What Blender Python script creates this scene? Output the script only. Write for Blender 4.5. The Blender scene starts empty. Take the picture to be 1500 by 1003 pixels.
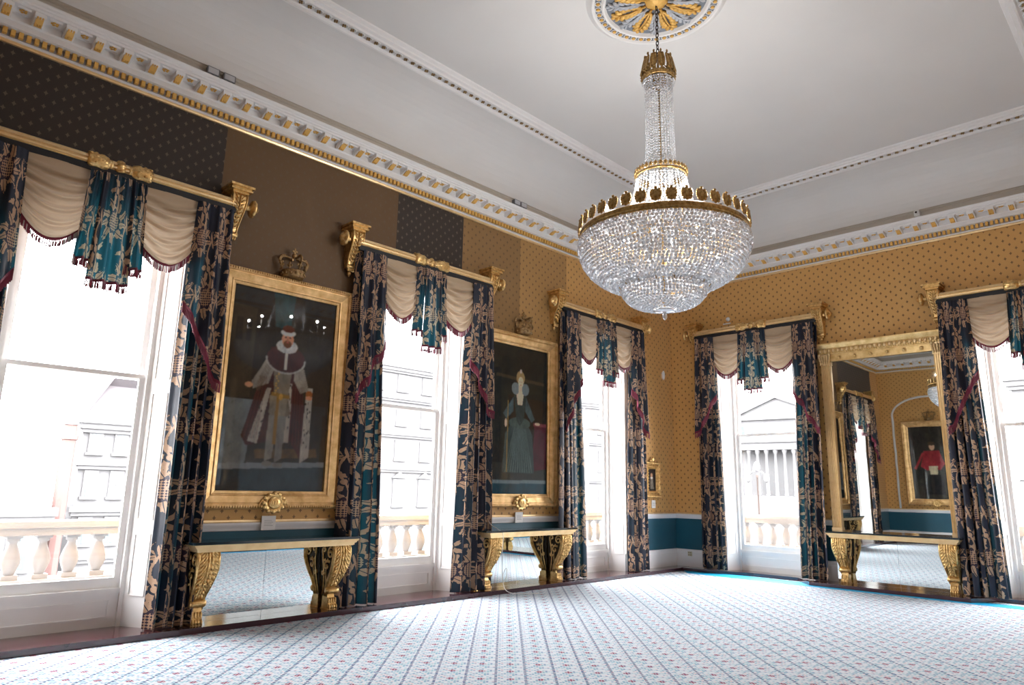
import bpy, math, random
import numpy as np
from mathutils import Vector, Matrix
random.seed(7)
PI = math.pi; TAU = 2*PI
scene = bpy.context.scene
COL = scene.collection
# ------------------------------------------------------------------ camera
F, YAW, PITCH, ROLL = 1017.63, 0.77940, 0.207446, 0.018947
CX, CY, CZ = 7.892, -12.872, 1.45
fw = Vector((-math.sin(YAW)*math.cos(PITCH), math.cos(YAW)*math.cos(PITCH), math.sin(PITCH)))
rt = Vector((math.cos(YAW), math.sin(YAW), 0)); up = rt.cross(fw)
r2 = math.cos(ROLL)*rt + math.sin(ROLL)*up; u2 = -math.sin(ROLL)*rt + math.cos(ROLL)*up
cam = bpy.data.cameras.new('camera'); cam.sensor_width = 36; cam.lens = F*36/1500
co = bpy.data.objects.new('camera', cam); COL.objects.link(co)
M = Matrix((r2, u2, -fw)).transposed().to_4x4(); M.translation = (CX, CY, CZ); co.matrix_world = M
cam.clip_start = .05; cam.clip_end = 500
scene.camera = co
vs = scene.view_settings
scene.display_settings.display_device = 'sRGB'
vs.view_transform = 'Standard'; vs.look = 'None'; vs.gamma = 1; vs.use_curve_mapping = False
vs.exposure = 2.42
cy = scene.cycles
cy.max_bounces = 10; cy.diffuse_bounces = 5; cy.glossy_bounces = 5; cy.transmission_bounces = 6
cy.transparent_max_bounces = 12; cy.caustics_reflective = False; cy.caustics_refractive = False
cy.sample_clamp_indirect = 8; cy.use_denoising = True
# ------------------------------------------------------------------ room numbers
W, L = 8.28, 13.6          # width (x), length (-y)
ZC = 5.70                  # underside of cornice
ZT = 6.96                  # ceiling
CARP = -.06
WA = [-10.97, -6.80, -2.62]; WB = [1.93, 6.35]
PA = [-8.885, -4.71]; PB = 4.14
OPW, OPH = .84, 4.40       # window opening half width at the room face, head height

# ------------------------------------------------------------------ node helpers
class X:
    def __init__(s, nt, k): s.nt = nt; s.k = k
    def m(s, op, *a, clamp=False):
        n = s.nt.nodes.new('ShaderNodeMath'); n.operation = op; n.use_clamp = clamp
        for i, v in enumerate((s,)+a):
            if isinstance(v, X): s.nt.links.new(v.k, n.inputs[i])
            else: n.inputs[i].default_value = v
        return X(s.nt, n.outputs[0])
    def __add__(s, o): return s.m('ADD', o)
    __radd__ = __add__
    def __sub__(s, o): return s.m('SUBTRACT', o)
    def __rsub__(s, o): return (s*-1)+o
    def __mul__(s, o): return s.m('MULTIPLY', o)
    __rmul__ = __mul__
    def __truediv__(s, o): return s.m('DIVIDE', o)
    def __lt__(s, o): return s.m('LESS_THAN', o)
    def __gt__(s, o): return s.m('GREATER_THAN', o)
    def floor(s): return s.m('FLOOR')
    def fract(s): return s.m('FRACT')
    def abs(s): return s.m('ABSOLUTE')
    def sin(s): return s.m('SINE')
    def cos(s): return s.m('COSINE')
    def pow(s, o): return s.m('POWER', o)
    def sqrt(s): return s.m('SQRT')
    def max(s, o): return s.m('MAXIMUM', o)
    def min(s, o): return s.m('MINIMUM', o)
    def mod(s, o): return s.m('FLOORED_MODULO', o)
    def atan2(s, o): return s.m('ARCTAN2', o)

def newmat(name):
    m = bpy.data.materials.new(name); m.use_nodes = True; nt = m.node_tree
    return m, nt, nt.nodes['Principled BSDF'], nt.nodes['Material Output']
def setp(b, **k):
    names = {'color': 'Base Color', 'rough': 'Roughness', 'metal': 'Metallic', 'ior': 'IOR', 'trans': 'Transmission Weight',
             'coat': 'Coat Weight', 'coat_rough': 'Coat Roughness', 'sheen': 'Sheen Weight', 'spec': 'Specular IOR Level', 'coat_ior': 'Coat IOR'}
    for a, v in k.items():
        b.inputs[names[a]].default_value = (*v, 1) if a == 'color' else v
def noise(nt, vec, scale, detail=3, rough=.5, dim='3D'):
    n = nt.nodes.new('ShaderNodeTexNoise'); n.inputs['Scale'].default_value = scale; n.inputs['Detail'].default_value = detail
    n.inputs['Roughness'].default_value = rough
    if vec is not None: nt.links.new(vec, n.inputs['Vector'])
    return X(nt, n.outputs['Fac'])
def mixc(nt, fac, a, b):
    n = nt.nodes.new('ShaderNodeMix'); n.data_type = 'RGBA'
    if isinstance(fac, X): nt.links.new(fac.k, n.inputs[0])
    else: n.inputs[0].default_value = fac
    for i, v in ((6, a), (7, b)):
        if isinstance(v, tuple): n.inputs[i].default_value = (*v, 1)
        else: nt.links.new(v, n.inputs[i])
    return n.outputs[2]
def bump(nt, b, h, strength=.3, dist=.01):
    n = nt.nodes.new('ShaderNodeBump'); n.inputs['Strength'].default_value = strength; n.inputs['Distance'].default_value = dist
    nt.links.new(h.k, n.inputs['Height']); nt.links.new(n.outputs[0], b.inputs['Normal'])
def objco(nt):
    return nt.nodes.new('ShaderNodeTexCoord').outputs['Object']
def worldxyz(nt):
    g = nt.nodes.new('ShaderNodeNewGeometry'); s = nt.nodes.new('ShaderNodeSeparateXYZ')
    nt.links.new(g.outputs['Position'], s.inputs[0])
    return X(nt, s.outputs[0]), X(nt, s.outputs[1]), X(nt, s.outputs[2]), g.outputs['Position']

def simple(name, color, rough=.5, var=.06, scale=6, bmp=0, bscale=60, **k):
    m, nt, b, o = newmat(name); setp(b, rough=rough, **k)
    v = objco(nt); n = noise(nt, v, scale)
    c2 = tuple(max(0, c*(1-var*2)) for c in color); c1 = tuple(min(1, c*(1+var)) for c in color)
    nt.links.new(mixc(nt, n, c2, c1), b.inputs['Base Color'])
    if bmp: bump(nt, b, noise(nt, v, bscale, 4), bmp, .004)
    return m
def gold(name, c=(.92, .64, .28), dark=(.50, .29, .10), rough=.30, metal=.85, scale=22, bmp=.25):
    m, nt, b, o = newmat(name); setp(b, rough=rough, metal=metal)
    v = objco(nt); n = noise(nt, v, scale, 4, .6)
    f = ((n-.30)*2.6).m('ADD', 0, clamp=True)
    nt.links.new(mixc(nt, f, dark, c), b.inputs['Base Color'])
    bump(nt, b, noise(nt, v, 60, 3), bmp, .003)
    return m

WHITE = simple('white_paint', (.87, .855, .84), .45, .02)
PLASTER = simple('ceiling_plaster', (.70, .685, .67), .8, .03, 1.2)
CORNW = simple('cornice_white', (.80, .785, .775), .6, .02)
BEIGE = simple('beige_band_paint', (.47, .42, .36), .7, .03)
GOLD = gold('carved_gilding')
GOLDF = gold('frame_gilding', (.86, .58, .28), (.56, .32, .11), .36, .6, 9, .2)
GOLDP = gold('pale_gilding', (.92, .70, .40), (.80, .57, .29), .33, .7, 8, .1)
GOLDM = gold('mirror_gilding', (.92, .68, .33), (.66, .42, .15), .36, .6, 10, .2)
GOLDD = gold('dark_gilding', (.50, .34, .16), (.12, .07, .03), .45, .7, 30, .5)
RECESS = simple('dark_recessed_gilding', (.05, .032, .015), .6, .3, 20, metal=.3)
OCHRE = simple('ochre_gilding', (.80, .47, .12), .45, .08, metal=.2)
BRONZE = gold('chandelier_brass', (.52, .34, .13), (.20, .11, .035), .34, .85, 30, .4)
IRON = simple('blackened_iron', (.05, .035, .03), .5, .1, metal=.6)
BLACK = simple('black_marble', (.012, .022, .028), .12, .2, 4, coat=.5)
FASCIA = simple('black_fascia', (.012, .012, .015), .6, .1)
MAHOG = simple('polished_mahogany', (.055, .014, .020), .12, .25, 3, coat=.6, coat_rough=.12)
STONE = simple('darkened_stone', (.115, .112, .114), .85, .06, .4)  # even tone kept dark so facade detail survives the bright exposure
STONE2 = simple('balustrade_stone', (.40, .385, .38), .85, .05, 2)
SLATE = simple('slate_roof', (.085, .075, .08), .8, .1, .5)
BRICK = simple('red_brick', (.12, .065, .058), .85, .1, .5)
WGLASS = simple('distant_window_glass', (.055, .080, .090), .3, .1, .5)
CARD = simple('printed_card', (.75, .73, .72), .6, .03)
PLASTIC = simple('white_plastic', (.75, .75, .74), .4, .02)
GREY = simple('grey_metal_housing', (.22, .22, .24), .4, .05, metal=.4)
MAROON = simple('maroon_fringe', (.19, .012, .04), .8, .25, 60, sheen=.3)
TASSEL = simple('pale_fringe', (.50, .44, .44), .8, .2, 60, sheen=.3)
ROAD = simple('street_paving', (.10, .10, .10), .9, .1, .3)
SKIRT = simple('skirting_paint', (.80, .78, .79), .4, .02)

def mk_mirror():
    m, nt, b, o = newmat('mirror_glass'); setp(b, color=(.86, .90, .89), rough=.012, metal=1.0)
    n = noise(nt, objco(nt), 1.5, 2); bump(nt, b, n, .02, .02)
    return m
MIRROR = mk_mirror()
def mk_glass():
    m, nt, b, o = newmat('window_glass'); nt.nodes.remove(b)
    t = nt.nodes.new('ShaderNodeBsdfTransparent'); t.inputs[0].default_value = (.95, .965, .97, 1)
    g = nt.nodes.new('ShaderNodeBsdfGlossy'); g.inputs['Roughness'].default_value = .01
    f = nt.nodes.new('ShaderNodeFresnel'); f.inputs[0].default_value = 1.45
    x = nt.nodes.new('ShaderNodeMixShader')
    nt.links.new(f.outputs[0], x.inputs[0]); nt.links.new(t.outputs[0], x.inputs[1]); nt.links.new(g.outputs[0], x.inputs[2])
    nt.links.new(x.outputs[0], o.inputs[0]); return m
GLASS = mk_glass()
def mk_picglass():
    m, nt, b, o = newmat('picture_glass'); nt.nodes.remove(b)
    t = nt.nodes.new('ShaderNodeBsdfTransparent'); t.inputs[0].default_value = (.97, .98, .98, 1)
    g = nt.nodes.new('ShaderNodeBsdfGlossy'); g.inputs['Roughness'].default_value = .012
    f = nt.nodes.new('ShaderNodeFresnel'); f.inputs[0].default_value = 1.45
    x = nt.nodes.new('ShaderNodeMixShader')
    nt.links.new(f.outputs[0], x.inputs[0]); nt.links.new(t.outputs[0], x.inputs[1]); nt.links.new(g.outputs[0], x.inputs[2])
    nt.links.new(x.outputs[0], o.inputs[0]); return m
PICGLASS = mk_picglass()
def mk_crystal(name, tint=(.93, .95, 1.0)):
    m, nt, b, o = newmat(name)
    setp(b, color=tint, rough=.08, ior=1.6, trans=.35, spec=.8)
    g = nt.nodes.new('ShaderNodeBsdfGlossy'); g.inputs['Roughness'].default_value = .12; g.inputs['Color'].default_value = (.95, .97, 1, 1)
    x = nt.nodes.new('ShaderNodeMixShader'); x.inputs[0].default_value = .35
    nt.links.new(b.outputs[0], x.inputs[1]); nt.links.new(g.outputs[0], x.inputs[2]); nt.links.new(x.outputs[0], o.inputs[0])
    return m
CRYSTAL = mk_crystal('cut_crystal')

def mk_wallpaper():
    m, nt, b, o = newmat('damask_wall_covering')
    x, y, z, pos = worldxyz(nt)
    h = x+y
    DX, DZ = .160, .074
    v = z/DZ; row = v.floor(); u = h/DX + row.mod(2)*.5
    px = (u.fract()-.5)*DX; pz = (v.fract()-.5)*DZ
    star = (px.abs()/.025).pow(.65) + (pz.abs()/.033).pow(.65)
    mk = star < 1
    n = noise(nt, pos, 220, 2); n2 = noise(nt, pos, .9, 2)
    base = mixc(nt, n, (.54, .275, .078), (.68, .385, .122))
    base = mixc(nt, n2*.5, base, (.70, .405, .14))
    paper = mixc(nt, mk*.85, base, (.15, .078, .030))
    # two darker drops on the left wall, one high over each of the nearer windows
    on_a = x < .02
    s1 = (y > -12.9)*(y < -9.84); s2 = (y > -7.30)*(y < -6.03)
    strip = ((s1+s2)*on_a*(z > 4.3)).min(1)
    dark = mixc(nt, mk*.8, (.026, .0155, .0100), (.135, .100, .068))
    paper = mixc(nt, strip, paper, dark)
    s3 = on_a*(y > -9.84)*(y < -7.30)*(z > 2.5)  # high near drops: satin's dim angle-dependent sheen put into the colour
    paper_dim = mixc(nt, mk*.8, (.080, .040, .015), (.125, .078, .040))
    paper = mixc(nt, s3*.92, paper, paper_dim)
    s4 = on_a*(y > -6.03)*(y < -4.72)*(z > 3.9); s5 = on_a*(y > -4.72)*(y < -3.5)*(z > 3.9)  # weaker steps of that painted dimming, easing towards the corner
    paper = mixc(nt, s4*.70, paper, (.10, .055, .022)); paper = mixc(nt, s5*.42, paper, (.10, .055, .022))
    low = mixc(nt, noise(nt, pos, 4), (.002, .065, .105), (.004, .085, .135))
    c = mixc(nt, z < .96, paper, low)
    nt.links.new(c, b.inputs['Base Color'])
    rr = (z < .96)*-.15+.62
    nt.links.new(rr.k, b.inputs['Roughness']); setp(b, sheen=.15)
    bump(nt, b, n, .12, .002)
    return m
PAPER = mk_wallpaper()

def mk_carpet():
    m, nt, b, o = newmat('patterned_carpet')
    x, y, z, pos = worldxyz(nt)
    p = (x+y)*.70711; q = (y-x)*.70711
    S = .246
    pu = p/S; qu = q/S
    fp = pu.fract()-.5; fq = qu.fract()-.5
    # small woven checks, teal and grey on near-white
    T = .0235
    ci = (p/T).floor(); cj = (q/T).floor()
    wn = nt.nodes.new('ShaderNodeTexWhiteNoise'); wn.noise_dimensions = '2D'
    cv = nt.nodes.new('ShaderNodeCombineXYZ')
    nt.links.new(ci.mod(10).abs().k, cv.inputs[0]); nt.links.new(cj.mod(10).abs().k, cv.inputs[1]); nt.links.new(cv.outputs[0], wn.inputs['Vector'])
    w = X(nt, wn.outputs['Value'])
    tex = ((p/T).fract() < .82)*((q/T).fract() < .82)
    c = mixc(nt, (w > .55)*tex*.85, (.57, .595, .635), (.22, .42, .49))
    c = mixc(nt, (w > .86)*tex*.8, c, (.15, .22, .38))
    c = mixc(nt, (w < .07)*tex*.7, c, (.62, .42, .44))
    # broken navy lines along one diagonal
    ln = (fp.abs() < .045)*((q/.047).fract() < .55)
    c = mixc(nt, ln*.95, c, (.035, .03, .13))
    ln2 = (fq.abs() < .04)*((p/.047).fract() < .5)
    c = mixc(nt, ln2*.5, c, (.16, .38, .50))
    # little claret lozenges at the centre of each field
    gp = (pu+.5).fract()-.5; gq = (qu+.5).fract()-.5
    loz = ((gp.abs()+gq.abs()) < .15)*(((p/.0235).fract() < .6).max((q/.0235).fract() < .5))
    c = mixc(nt, loz*.9, c, (.26, .03, .08))
    nt.links.new(c, b.inputs['Base Color']); setp(b, rough=.95, spec=.15)
    bump(nt, b, noise(nt, pos, 300, 2), .3, .004)
    return m
CARPET = mk_carpet()
BLUE = simple('bright_blue_binding', (.0, .36, .66), .6, .03)

def mk_damask():
    m, nt, b, o = newmat('thistle_damask_cloth')
    tc = nt.nodes.new('ShaderNodeTexCoord'); s = nt.nodes.new('ShaderNodeSeparateXYZ'); nt.links.new(tc.outputs['UV'], s.inputs[0])
    U, V = X(nt, s.outputs[0])/1.32, X(nt, s.outputs[1])/1.32
    n = noise(nt, tc.outputs['UV'], 16, 3, .6); n3 = noise(nt, tc.outputs['UV'], 55, 2)
    CU, CV = .34, .50
    def cell(ou, ov):
        v = V/CV+ov; r = v.floor(); u = U/CU+ou+r.mod(2)*.5
        return (u.fract()-.5)*CU, (v.fract()-.5)*CV
    a, c_ = cell(0, 0)
    th = a.atan2(c_); r = (a*a+c_*c_*.62).sqrt()
    sw_ = th*9+r*26
    R = .119+sw_.cos()*.032+(th*31).cos()*.008+(n-.5)*.13
    leaf = (r < R)*(r > (.078+(th*9).cos()*.008))*((sw_*.5).sin().abs() > .12)
    core = (r < .062)*((((a+c_)*150).sin()*((a-c_)*150).sin()) > -.05)
    a2, c2 = cell(.5, .5)
    th2 = a2.atan2(c2); rr = (a2*a2+c2*c2*.8).sqrt()
    R2 = .062+(th2*5+rr*20).cos()*.036+(th2*23).cos()*.007+(n-.5)*.10
    star = (rr < R2)*((rr-.03).abs() > .007)
    a3, c3 = cell(.5, 0)
    th3 = a3.atan2(c3); r3 = (a3*a3*1.6+c3*c3*.5).sqrt()
    R3 = .043+(th3*7).cos()*.02+(n-.5)*.05
    spr = (r3 < R3)*((a3*170+c3*60).sin() > -.4)
    vine = ((a2+(c2*13).sin()*.035).abs() < .008+(n3-.5)*.01)
    mask = leaf.max(core).max(star).max(spr).max(vine)
    purple = (r < .078)
    base = mixc(nt, purple, (.012, .015, .032), (.030, .012, .030))
    col = mixc(nt, mask, base, mixc(nt, n3, (.36, .215, .135), (.56, .37, .24)))
    nt.links.new(col, b.inputs['Base Color']); setp(b, rough=.45, spec=.4)
    tr = nt.nodes.new('ShaderNodeBsdfTranslucent')
    tcol = mixc(nt, mask, (.010, .09, .12), (.26, .23, .17)); nt.links.new(tcol, tr.inputs[0])
    x = nt.nodes.new('ShaderNodeMixShader'); x.inputs[0].default_value = .15
    nt.links.new(b.outputs[0], x.inputs[1]); nt.links.new(tr.outputs[0], x.inputs[2]); nt.links.new(x.outputs[0], o.inputs[0])
    return m
DAMASK = mk_damask()
def mk_satin():
    m, nt, b, o = newmat('beige_satin'); setp(b, rough=.42, sheen=.3)
    n = noise(nt, objco(nt), 5)
    c = mixc(nt, n, (.40, .285, .175), (.48, .35, .225)); nt.links.new(c, b.inputs['Base Color'])
    tr = nt.nodes.new('ShaderNodeBsdfTranslucent'); tr.inputs[0].default_value = (.62, .50, .38, 1)
    x = nt.nodes.new('ShaderNodeMixShader'); x.inputs[0].default_value = .12
    nt.links.new(b.outputs[0], x.inputs[1]); nt.links.new(tr.outputs[0], x.inputs[2]); nt.links.new(x.outputs[0], o.inputs[0])
    return m
SATIN = mk_satin()
def mk_paint():
    m, nt, b, o = newmat('oil_paint_on_canvas'); setp(b, rough=.6, spec=.2)
    a = nt.nodes.new('ShaderNodeAttribute'); a.attribute_name = 'paint'
    n = noise(nt, objco(nt), 40, 4)
    c = mixc(nt, n*.10, a.outputs['Color'], (.02, .02, .02)); nt.links.new(c, b.inputs['Base Color'])
    bump(nt, b, n, .15, .003); return m
PAINT = mk_paint()

# ------------------------------------------------------------------ mesh builder
class MB:
    def __init__(s): s.v = []; s.f = []; s.mi = []; s.sm = []; s.uv = []; s.T = Matrix.Identity(4)
    def P(s, p): s.v.append(tuple(s.T @ Vector(p))); return len(s.v)-1
    def face(s, idx, m=0, sm=False, uv=None): s.f.append(tuple(idx)); s.mi.append(m); s.sm.append(sm); s.uv.append(uv)
    def box(s, x0, x1, y0, y1, z0, z1, m=0):
        i = [s.P((x, y, z)) for x in (x0, x1) for y in (y0, y1) for z in (z0, z1)]
        for q in ((0, 1, 3, 2), (4, 6, 7, 5), (0, 4, 5, 1), (2, 3, 7, 6), (0, 2, 6, 4), (1, 5, 7, 3)): s.face([i[k] for k in q], m)
    def hexa(s, pts, m=0):   # 8 points: bottom 4 ccw, top 4 ccw
        i = [s.P(p) for p in pts]
        for q in ((3, 2, 1, 0), (4, 5, 6, 7), (0, 1, 5, 4), (1, 2, 6, 5), (2, 3, 7, 6), (3, 0, 4, 7)): s.face([i[k] for k in q], m)
    def prism(s, poly, fn, h0, h1, m=0, sm=False):   # poly of 2d points, fn(a, b, h) -> 3d
        n = len(poly); A = [s.P(fn(a, b, h0)) for a, b in poly]; B = [s.P(fn(a, b, h1)) for a, b in poly]
        s.face(A[::-1], m); s.face(B, m)
        for k in range(n): s.face((A[k], A[(k+1) % n], B[(k+1) % n], B[k]), m, sm)
    def grid(s, fn, nu, nv, m=0, sm=True, cu=False, uvf=None, thick=0):
        U = nu if cu else nu+1
        ids = [[s.P(fn(i/nu, j/nv)) for j in range(nv+1)] for i in range(U)]
        for i in range(nu):
            for j in range(nv):
                k = (i+1) % U
                uv = None
                if uvf: uv = [uvf(a/nu, c/nv) for a, c in ((i, j), (i+1, j), (i+1, j+1), (i, j+1))]
                s.face((ids[i][j], ids[k][j], ids[k][j+1], ids[i][j+1]), m, sm, uv)
        return ids
    def lathe(s, prof, n=24, o=(0, 0, 0), axis='z', m=0, sm=True, rip=None, cap=True):
        o = Vector(o)
        def pt(r, h, a):
            if rip: r = rip(r, h, a)
            c, q = r*math.cos(a), r*math.sin(a)
            return o+Vector({'z': (c, q, h), 'x': (h, c, q), 'y': (q, h, c)}[axis])
        R = [[s.P(pt(r, h, TAU*k/n)) for k in range(n)] for r, h in prof]
        for j in range(len(prof)-1):
            for k in range(n): s.face((R[j][k], R[j][(k+1) % n], R[j+1][(k+1) % n], R[j+1][k]), m, sm)
        if cap: s.face(R[0][::-1], m); s.face(R[-1], m)
    def tube(s, pts, r, n=8, m=0, closed=False, sm=True):
        pts = [Vector(p) for p in pts]; N = len(pts); rings = []
        ref = None
        for i, p in enumerate(pts):
            a = pts[(i-1) % N] if (closed or i > 0) else p; b = pts[(i+1) % N] if (closed or i < N-1) else p
            t = (b-a).normalized()
            if ref is None:
                ref = t.cross(Vector((0, 0, 1)))
                if ref.length < .1: ref = t.cross(Vector((1, 0, 0)))
            ref = (ref-t*ref.dot(t)).normalized(); w = t.cross(ref)
            rr = r(i/(N-1)) if callable(r) else r
            rings.append([s.P(p+rr*(math.cos(TAU*k/n)*ref+math.sin(TAU*k/n)*w)) for k in range(n)])
        for i in range(N if closed else N-1):
            A, B = rings[i], rings[(i+1) % N]
            for k in range(n): s.face((A[k], A[(k+1) % n], B[(k+1) % n], B[k]), m, sm)
        if not closed: s.face(rings[0][::-1], m); s.face(rings[-1], m)
    def ell(s, c, r, m=0, n=8, k=5, sm=True, rot=None):   # ellipsoid
        c = Vector(c); rot = rot or Matrix.Identity(3)
        def q(th, ph): return c+rot@Vector((r[0]*math.sin(th)*math.cos(ph), r[1]*math.sin(th)*math.sin(ph), r[2]*math.cos(th)))
        top = s.P(q(0, 0)); bot = s.P(q(PI, 0))
        R = [[s.P(q(PI*j/k, TAU*i/n)) for i in range(n)] for j in range(1, k)]
        for i in range(n):
            s.face((top, R[0][i], R[0][(i+1) % n]), m, sm); s.face((bot, R[-1][(i+1) % n], R[-1][i]), m, sm)
            for j in range(k-2): s.face((R[j][i], R[j+1][i], R[j+1][(i+1) % n], R[j][(i+1) % n]), m, sm)
    def octa(s, c, r, h=None, m=0, a=0):
        h = h or r; x, y, z = c; ca, sa = math.cos(a)*r, math.sin(a)*r
        e = [s.P((x+ca, y+sa, z)), s.P((x-sa, y+ca, z)), s.P((x-ca, y-sa, z)), s.P((x+sa, y-ca, z))]
        t = s.P((x, y, z+h)); b = s.P((x, y, z-h))
        for k in range(4): s.face((e[k], e[(k+1) % 4], t), m); s.face((e[(k+1) % 4], e[k], b), m)
    def rectsweep(s, prof, hw, z0, z1, m=0, sm=False):
        """picture-frame moulding in the local x-z plane, outer half width hw, from z0 to z1; prof = (inset, height out of the wall)"""
        zc = (z0+z1)/2; hh = (z1-z0)/2; R = []
        for w, d in prof:
            a, c = hw-w, hh-w
            R.append([s.P((sx*a, -d, zc+sz*c)) for sx, sz in ((-1, -1), (1, -1), (1, 1), (-1, 1))])
        for j in range(len(prof)-1):
            for k in range(4): s.face((R[j][k], R[j][(k+1) % 4], R[j+1][(k+1) % 4], R[j+1][k]), m, sm)
    def roomsweep(s, prof, m=0, mats=None):
        """moulding run round the room; prof = (offset from wall, z)"""
        R = []
        for d, z in prof:
            R.append([s.P(p) for p in ((d, -d, z), (W-d, -d, z), (W-d, -L+d, z), (d, -L+d, z))])
        for j in range(len(prof)-1):
            for k in range(4): s.face((R[j][k], R[j][(k+1) % 4], R[j+1][(k+1) % 4], R[j+1][k]), mats[j] if mats else m)
    def build(s, name, mats, parent=None, loc=None, label=None):
        me = bpy.data.meshes.new(name); me.from_pydata(s.v, [], s.f)
        for x in (mats if isinstance(mats, (list, tuple)) else [mats]): me.materials.append(x)
        me.polygons.foreach_set('material_index', s.mi); me.polygons.foreach_set('use_smooth', s.sm)
        if any(u is not None for u in s.uv):
            l = me.uv_layers.new(name='UVMap'); flat = []
            for f, u in zip(s.f, s.uv):
                for k in range(len(f)): flat.extend(u[k] if u else (0, 0))
            l.data.foreach_set('uv', flat)
        me.update()
        o = bpy.data.objects.new(name, me); COL.objects.link(o)
        if parent: o.parent = parent
        if loc: o.location = loc
        if label: o['label'] = label
        return o
def tag(o, label=None, cat=None, group=None, kind=None):
    if label: o['label'] = label
    if cat: o['category'] = cat
    if group: o['group'] = group
    if kind: o['kind'] = kind
    return o
def empty(name, loc=(0, 0, 0), rz=0, **k):
    o = bpy.data.objects.new(name, None); COL.objects.link(o); o.location = loc; o.rotation_euler = (0, 0, rz); o.empty_display_size = .2
    return tag(o, **k)
def part(name, src, parent, loc=None, rot=None, scale=None):   # further copy of a part mesh
    o = src.copy(); COL.objects.link(o); o.parent = parent; o.name = name
    if loc is not None: o.location = loc
    if rot is not None: o.rotation_euler = rot
    if scale is not None: o.scale = scale
    return o
def copy_tree(o, parent=None):
    c = o.copy(); COL.objects.link(c)
    if parent: c.parent = parent
    for ch in list(o.children): copy_tree(ch, c)
    return c
RA = PI/2; RB = 0.0        # local frame: x right, -y into the room, z up
def onA(y, z=0, d=0): return (d, y, z)
def onB(x, z=0, d=0): return (x, -d, z)

# ================================================================== SETTING
# floor
b = MB(); b.box(-.02, W+.02, -L-.02, .02, -.2, CARP); tag(b.build('floor', CARPET), kind='structure')
b = MB()
for poly in ([(.60, -.62), (W-.35, -.62), (W-.35, -.40), (.9, -.10), (.33, -.30)], [(W-.45, -L+.4), (W-.30, -L+.4), (W-.30, -.6), (W-.45, -.6)]):
    b.prism(poly, lambda x, y, h: (x, y, h), CARP-.01, CARP+.004)
tag(b.build('trim_1', BLUE), kind='structure')
# stepped plinth
b = MB()
def slab(poly, m=0):
    b.prism(poly, lambda x, y, h: (x, y, h), -.2, -.018, m)
    cx = sum(p[0] for p in poly)/len(poly)
    b.prism(poly, lambda x, y, h: (x, y, h), -.018, 0, m)
slab([(-.45, -L), (.32, -L), (.32, -.30), (.30, -.02), (-.45, -.02)])
slab([(.29, .0), (.29, -.34), (.90, -.24), (1.65, -.05), (2.48, -.05), (2.84, -.47), (5.20, -.50), (5.48, -.06), (6.9, -.06), (7.2, -.48), (W-.3, -.48), (W-.3, 0), (W-.3, .45), (.29, .45)])
slab([(W-.30, -L), (W, -L), (W, .0), (W-.30, .0)])
slab([(.30, -L), (W-.28, -L), (W-.28, -L+.3), (.30, -L+.3)])
tag(b.build('trim_2', MAHOG), kind='structure')

def wall_boxes(b, length, centres, conv, hw, t=.5, top=ZC+.5):
    """wall with openings; conv(s, depth, z) -> box limits along the wall"""
    edges = [0]
    for c in centres: edges += [c-hw, c+hw]
    edges.append(length)
    for k in range(0, len(edges), 2): b.box(*conv(edges[k], edges[k+1], t), -.15, top)
    for c in centres: b.box(*conv(c-hw, c+hw, t), OPH, top)
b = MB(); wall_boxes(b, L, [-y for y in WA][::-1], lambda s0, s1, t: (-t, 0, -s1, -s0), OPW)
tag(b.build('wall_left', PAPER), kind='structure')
b = MB(); wall_boxes(b, W, WB, lambda s0, s1, t: (s0, s1, 0, t), OPW)
b.box(-.5, 0, 0, .5, -.15, ZC+.5); tag(b.build('wall_back', PAPER), kind='structure')
b = MB(); b.box(W, W+.3, -L-.3, .5, -.15, ZC+.5); tag(b.build('wall_right', PAPER), kind='structure')
# front wall with a shallow arched recess
b = MB(); b.box(-.5, .40, -L-.5, -L, -.15, ZC+.5); b.box(2.60, W, -L-.5, -L, -.15, ZC+.5); b.box(.40, 2.60, -L-.5, -L-.14, -.15, ZC+.5)
b.box(.40, 2.60, -L-.14, -L, -.15, .94)
arc = [(.40, ZC+.5), (2.60, ZC+.5)]+[(1.5+1.10*math.cos(PI*k/16), 4.15+.62*math.sin(PI*k/16)) for k in range(17)]
b.prism([(x, z) for x, z in arc], lambda x, z, h: (x, h, z), -L-.14, -L)
tag(b.build('wall_front', PAPER), kind='structure')
b = MB(); pts = [(.40, -L+.01, 1.05)]+[(.40, -L+.01, 4.15)]+[(1.5-1.10*math.cos(PI*k/20), -L+.01, 4.15+.62*math.sin(PI*k/20)) for k in range(1, 20)]+[(2.60, -L+.01, 4.15), (2.60, -L+.01, 1.05)]
b.tube(pts, .035, 6); tag(b.build('trim_3', CORNW), kind='structure')

# skirting and dado rail on every solid stretch
def runs(length, centres, gap):
    e = [0.0]
    for c in centres: e += [c-gap, c+gap]
    e.append(length); return [(e[k], e[k+1]) for k in range(0, len(e), 2)]
SK = [(0, -.02), (.022, -.02), (.022, .25), (.016, .27), (.016, .30), (.010, .325), (0, .33)]
DR = [(0, .925), (.012, .93), (.018, .955), (.030, .985), (.034, 1.0), (.034, 1.016), (0, 1.016)]
GS = [(0, 1.016), (.012, 1.017), (.014, 1.03), (.008, 1.046), (0, 1.048)]
def along(prof, fn, s0, s1, b, m=0): b.prism(prof, lambda d, z, h: fn(h, d, z), s0, s1, m)
sides = {'left': (lambda s, d, z: (d, -s, z), runs(L, [-y for y in WA][::-1], .86)), 'back': (lambda s, d, z: (s, -d, z), runs(W, WB, .86)),
         'right': (lambda s, d, z: (W-d, -s, z), [(0, L)]), 'front': (lambda s, d, z: (s, -L+d, z), [(0, W)])}
for sd, (fn, rr) in sides.items():
    b = MB()
    for s0, s1 in rr: along(SK, fn, s0, s1, b)
    tag(b.build('baseboard_'+sd, SKIRT), kind='structure')
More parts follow.
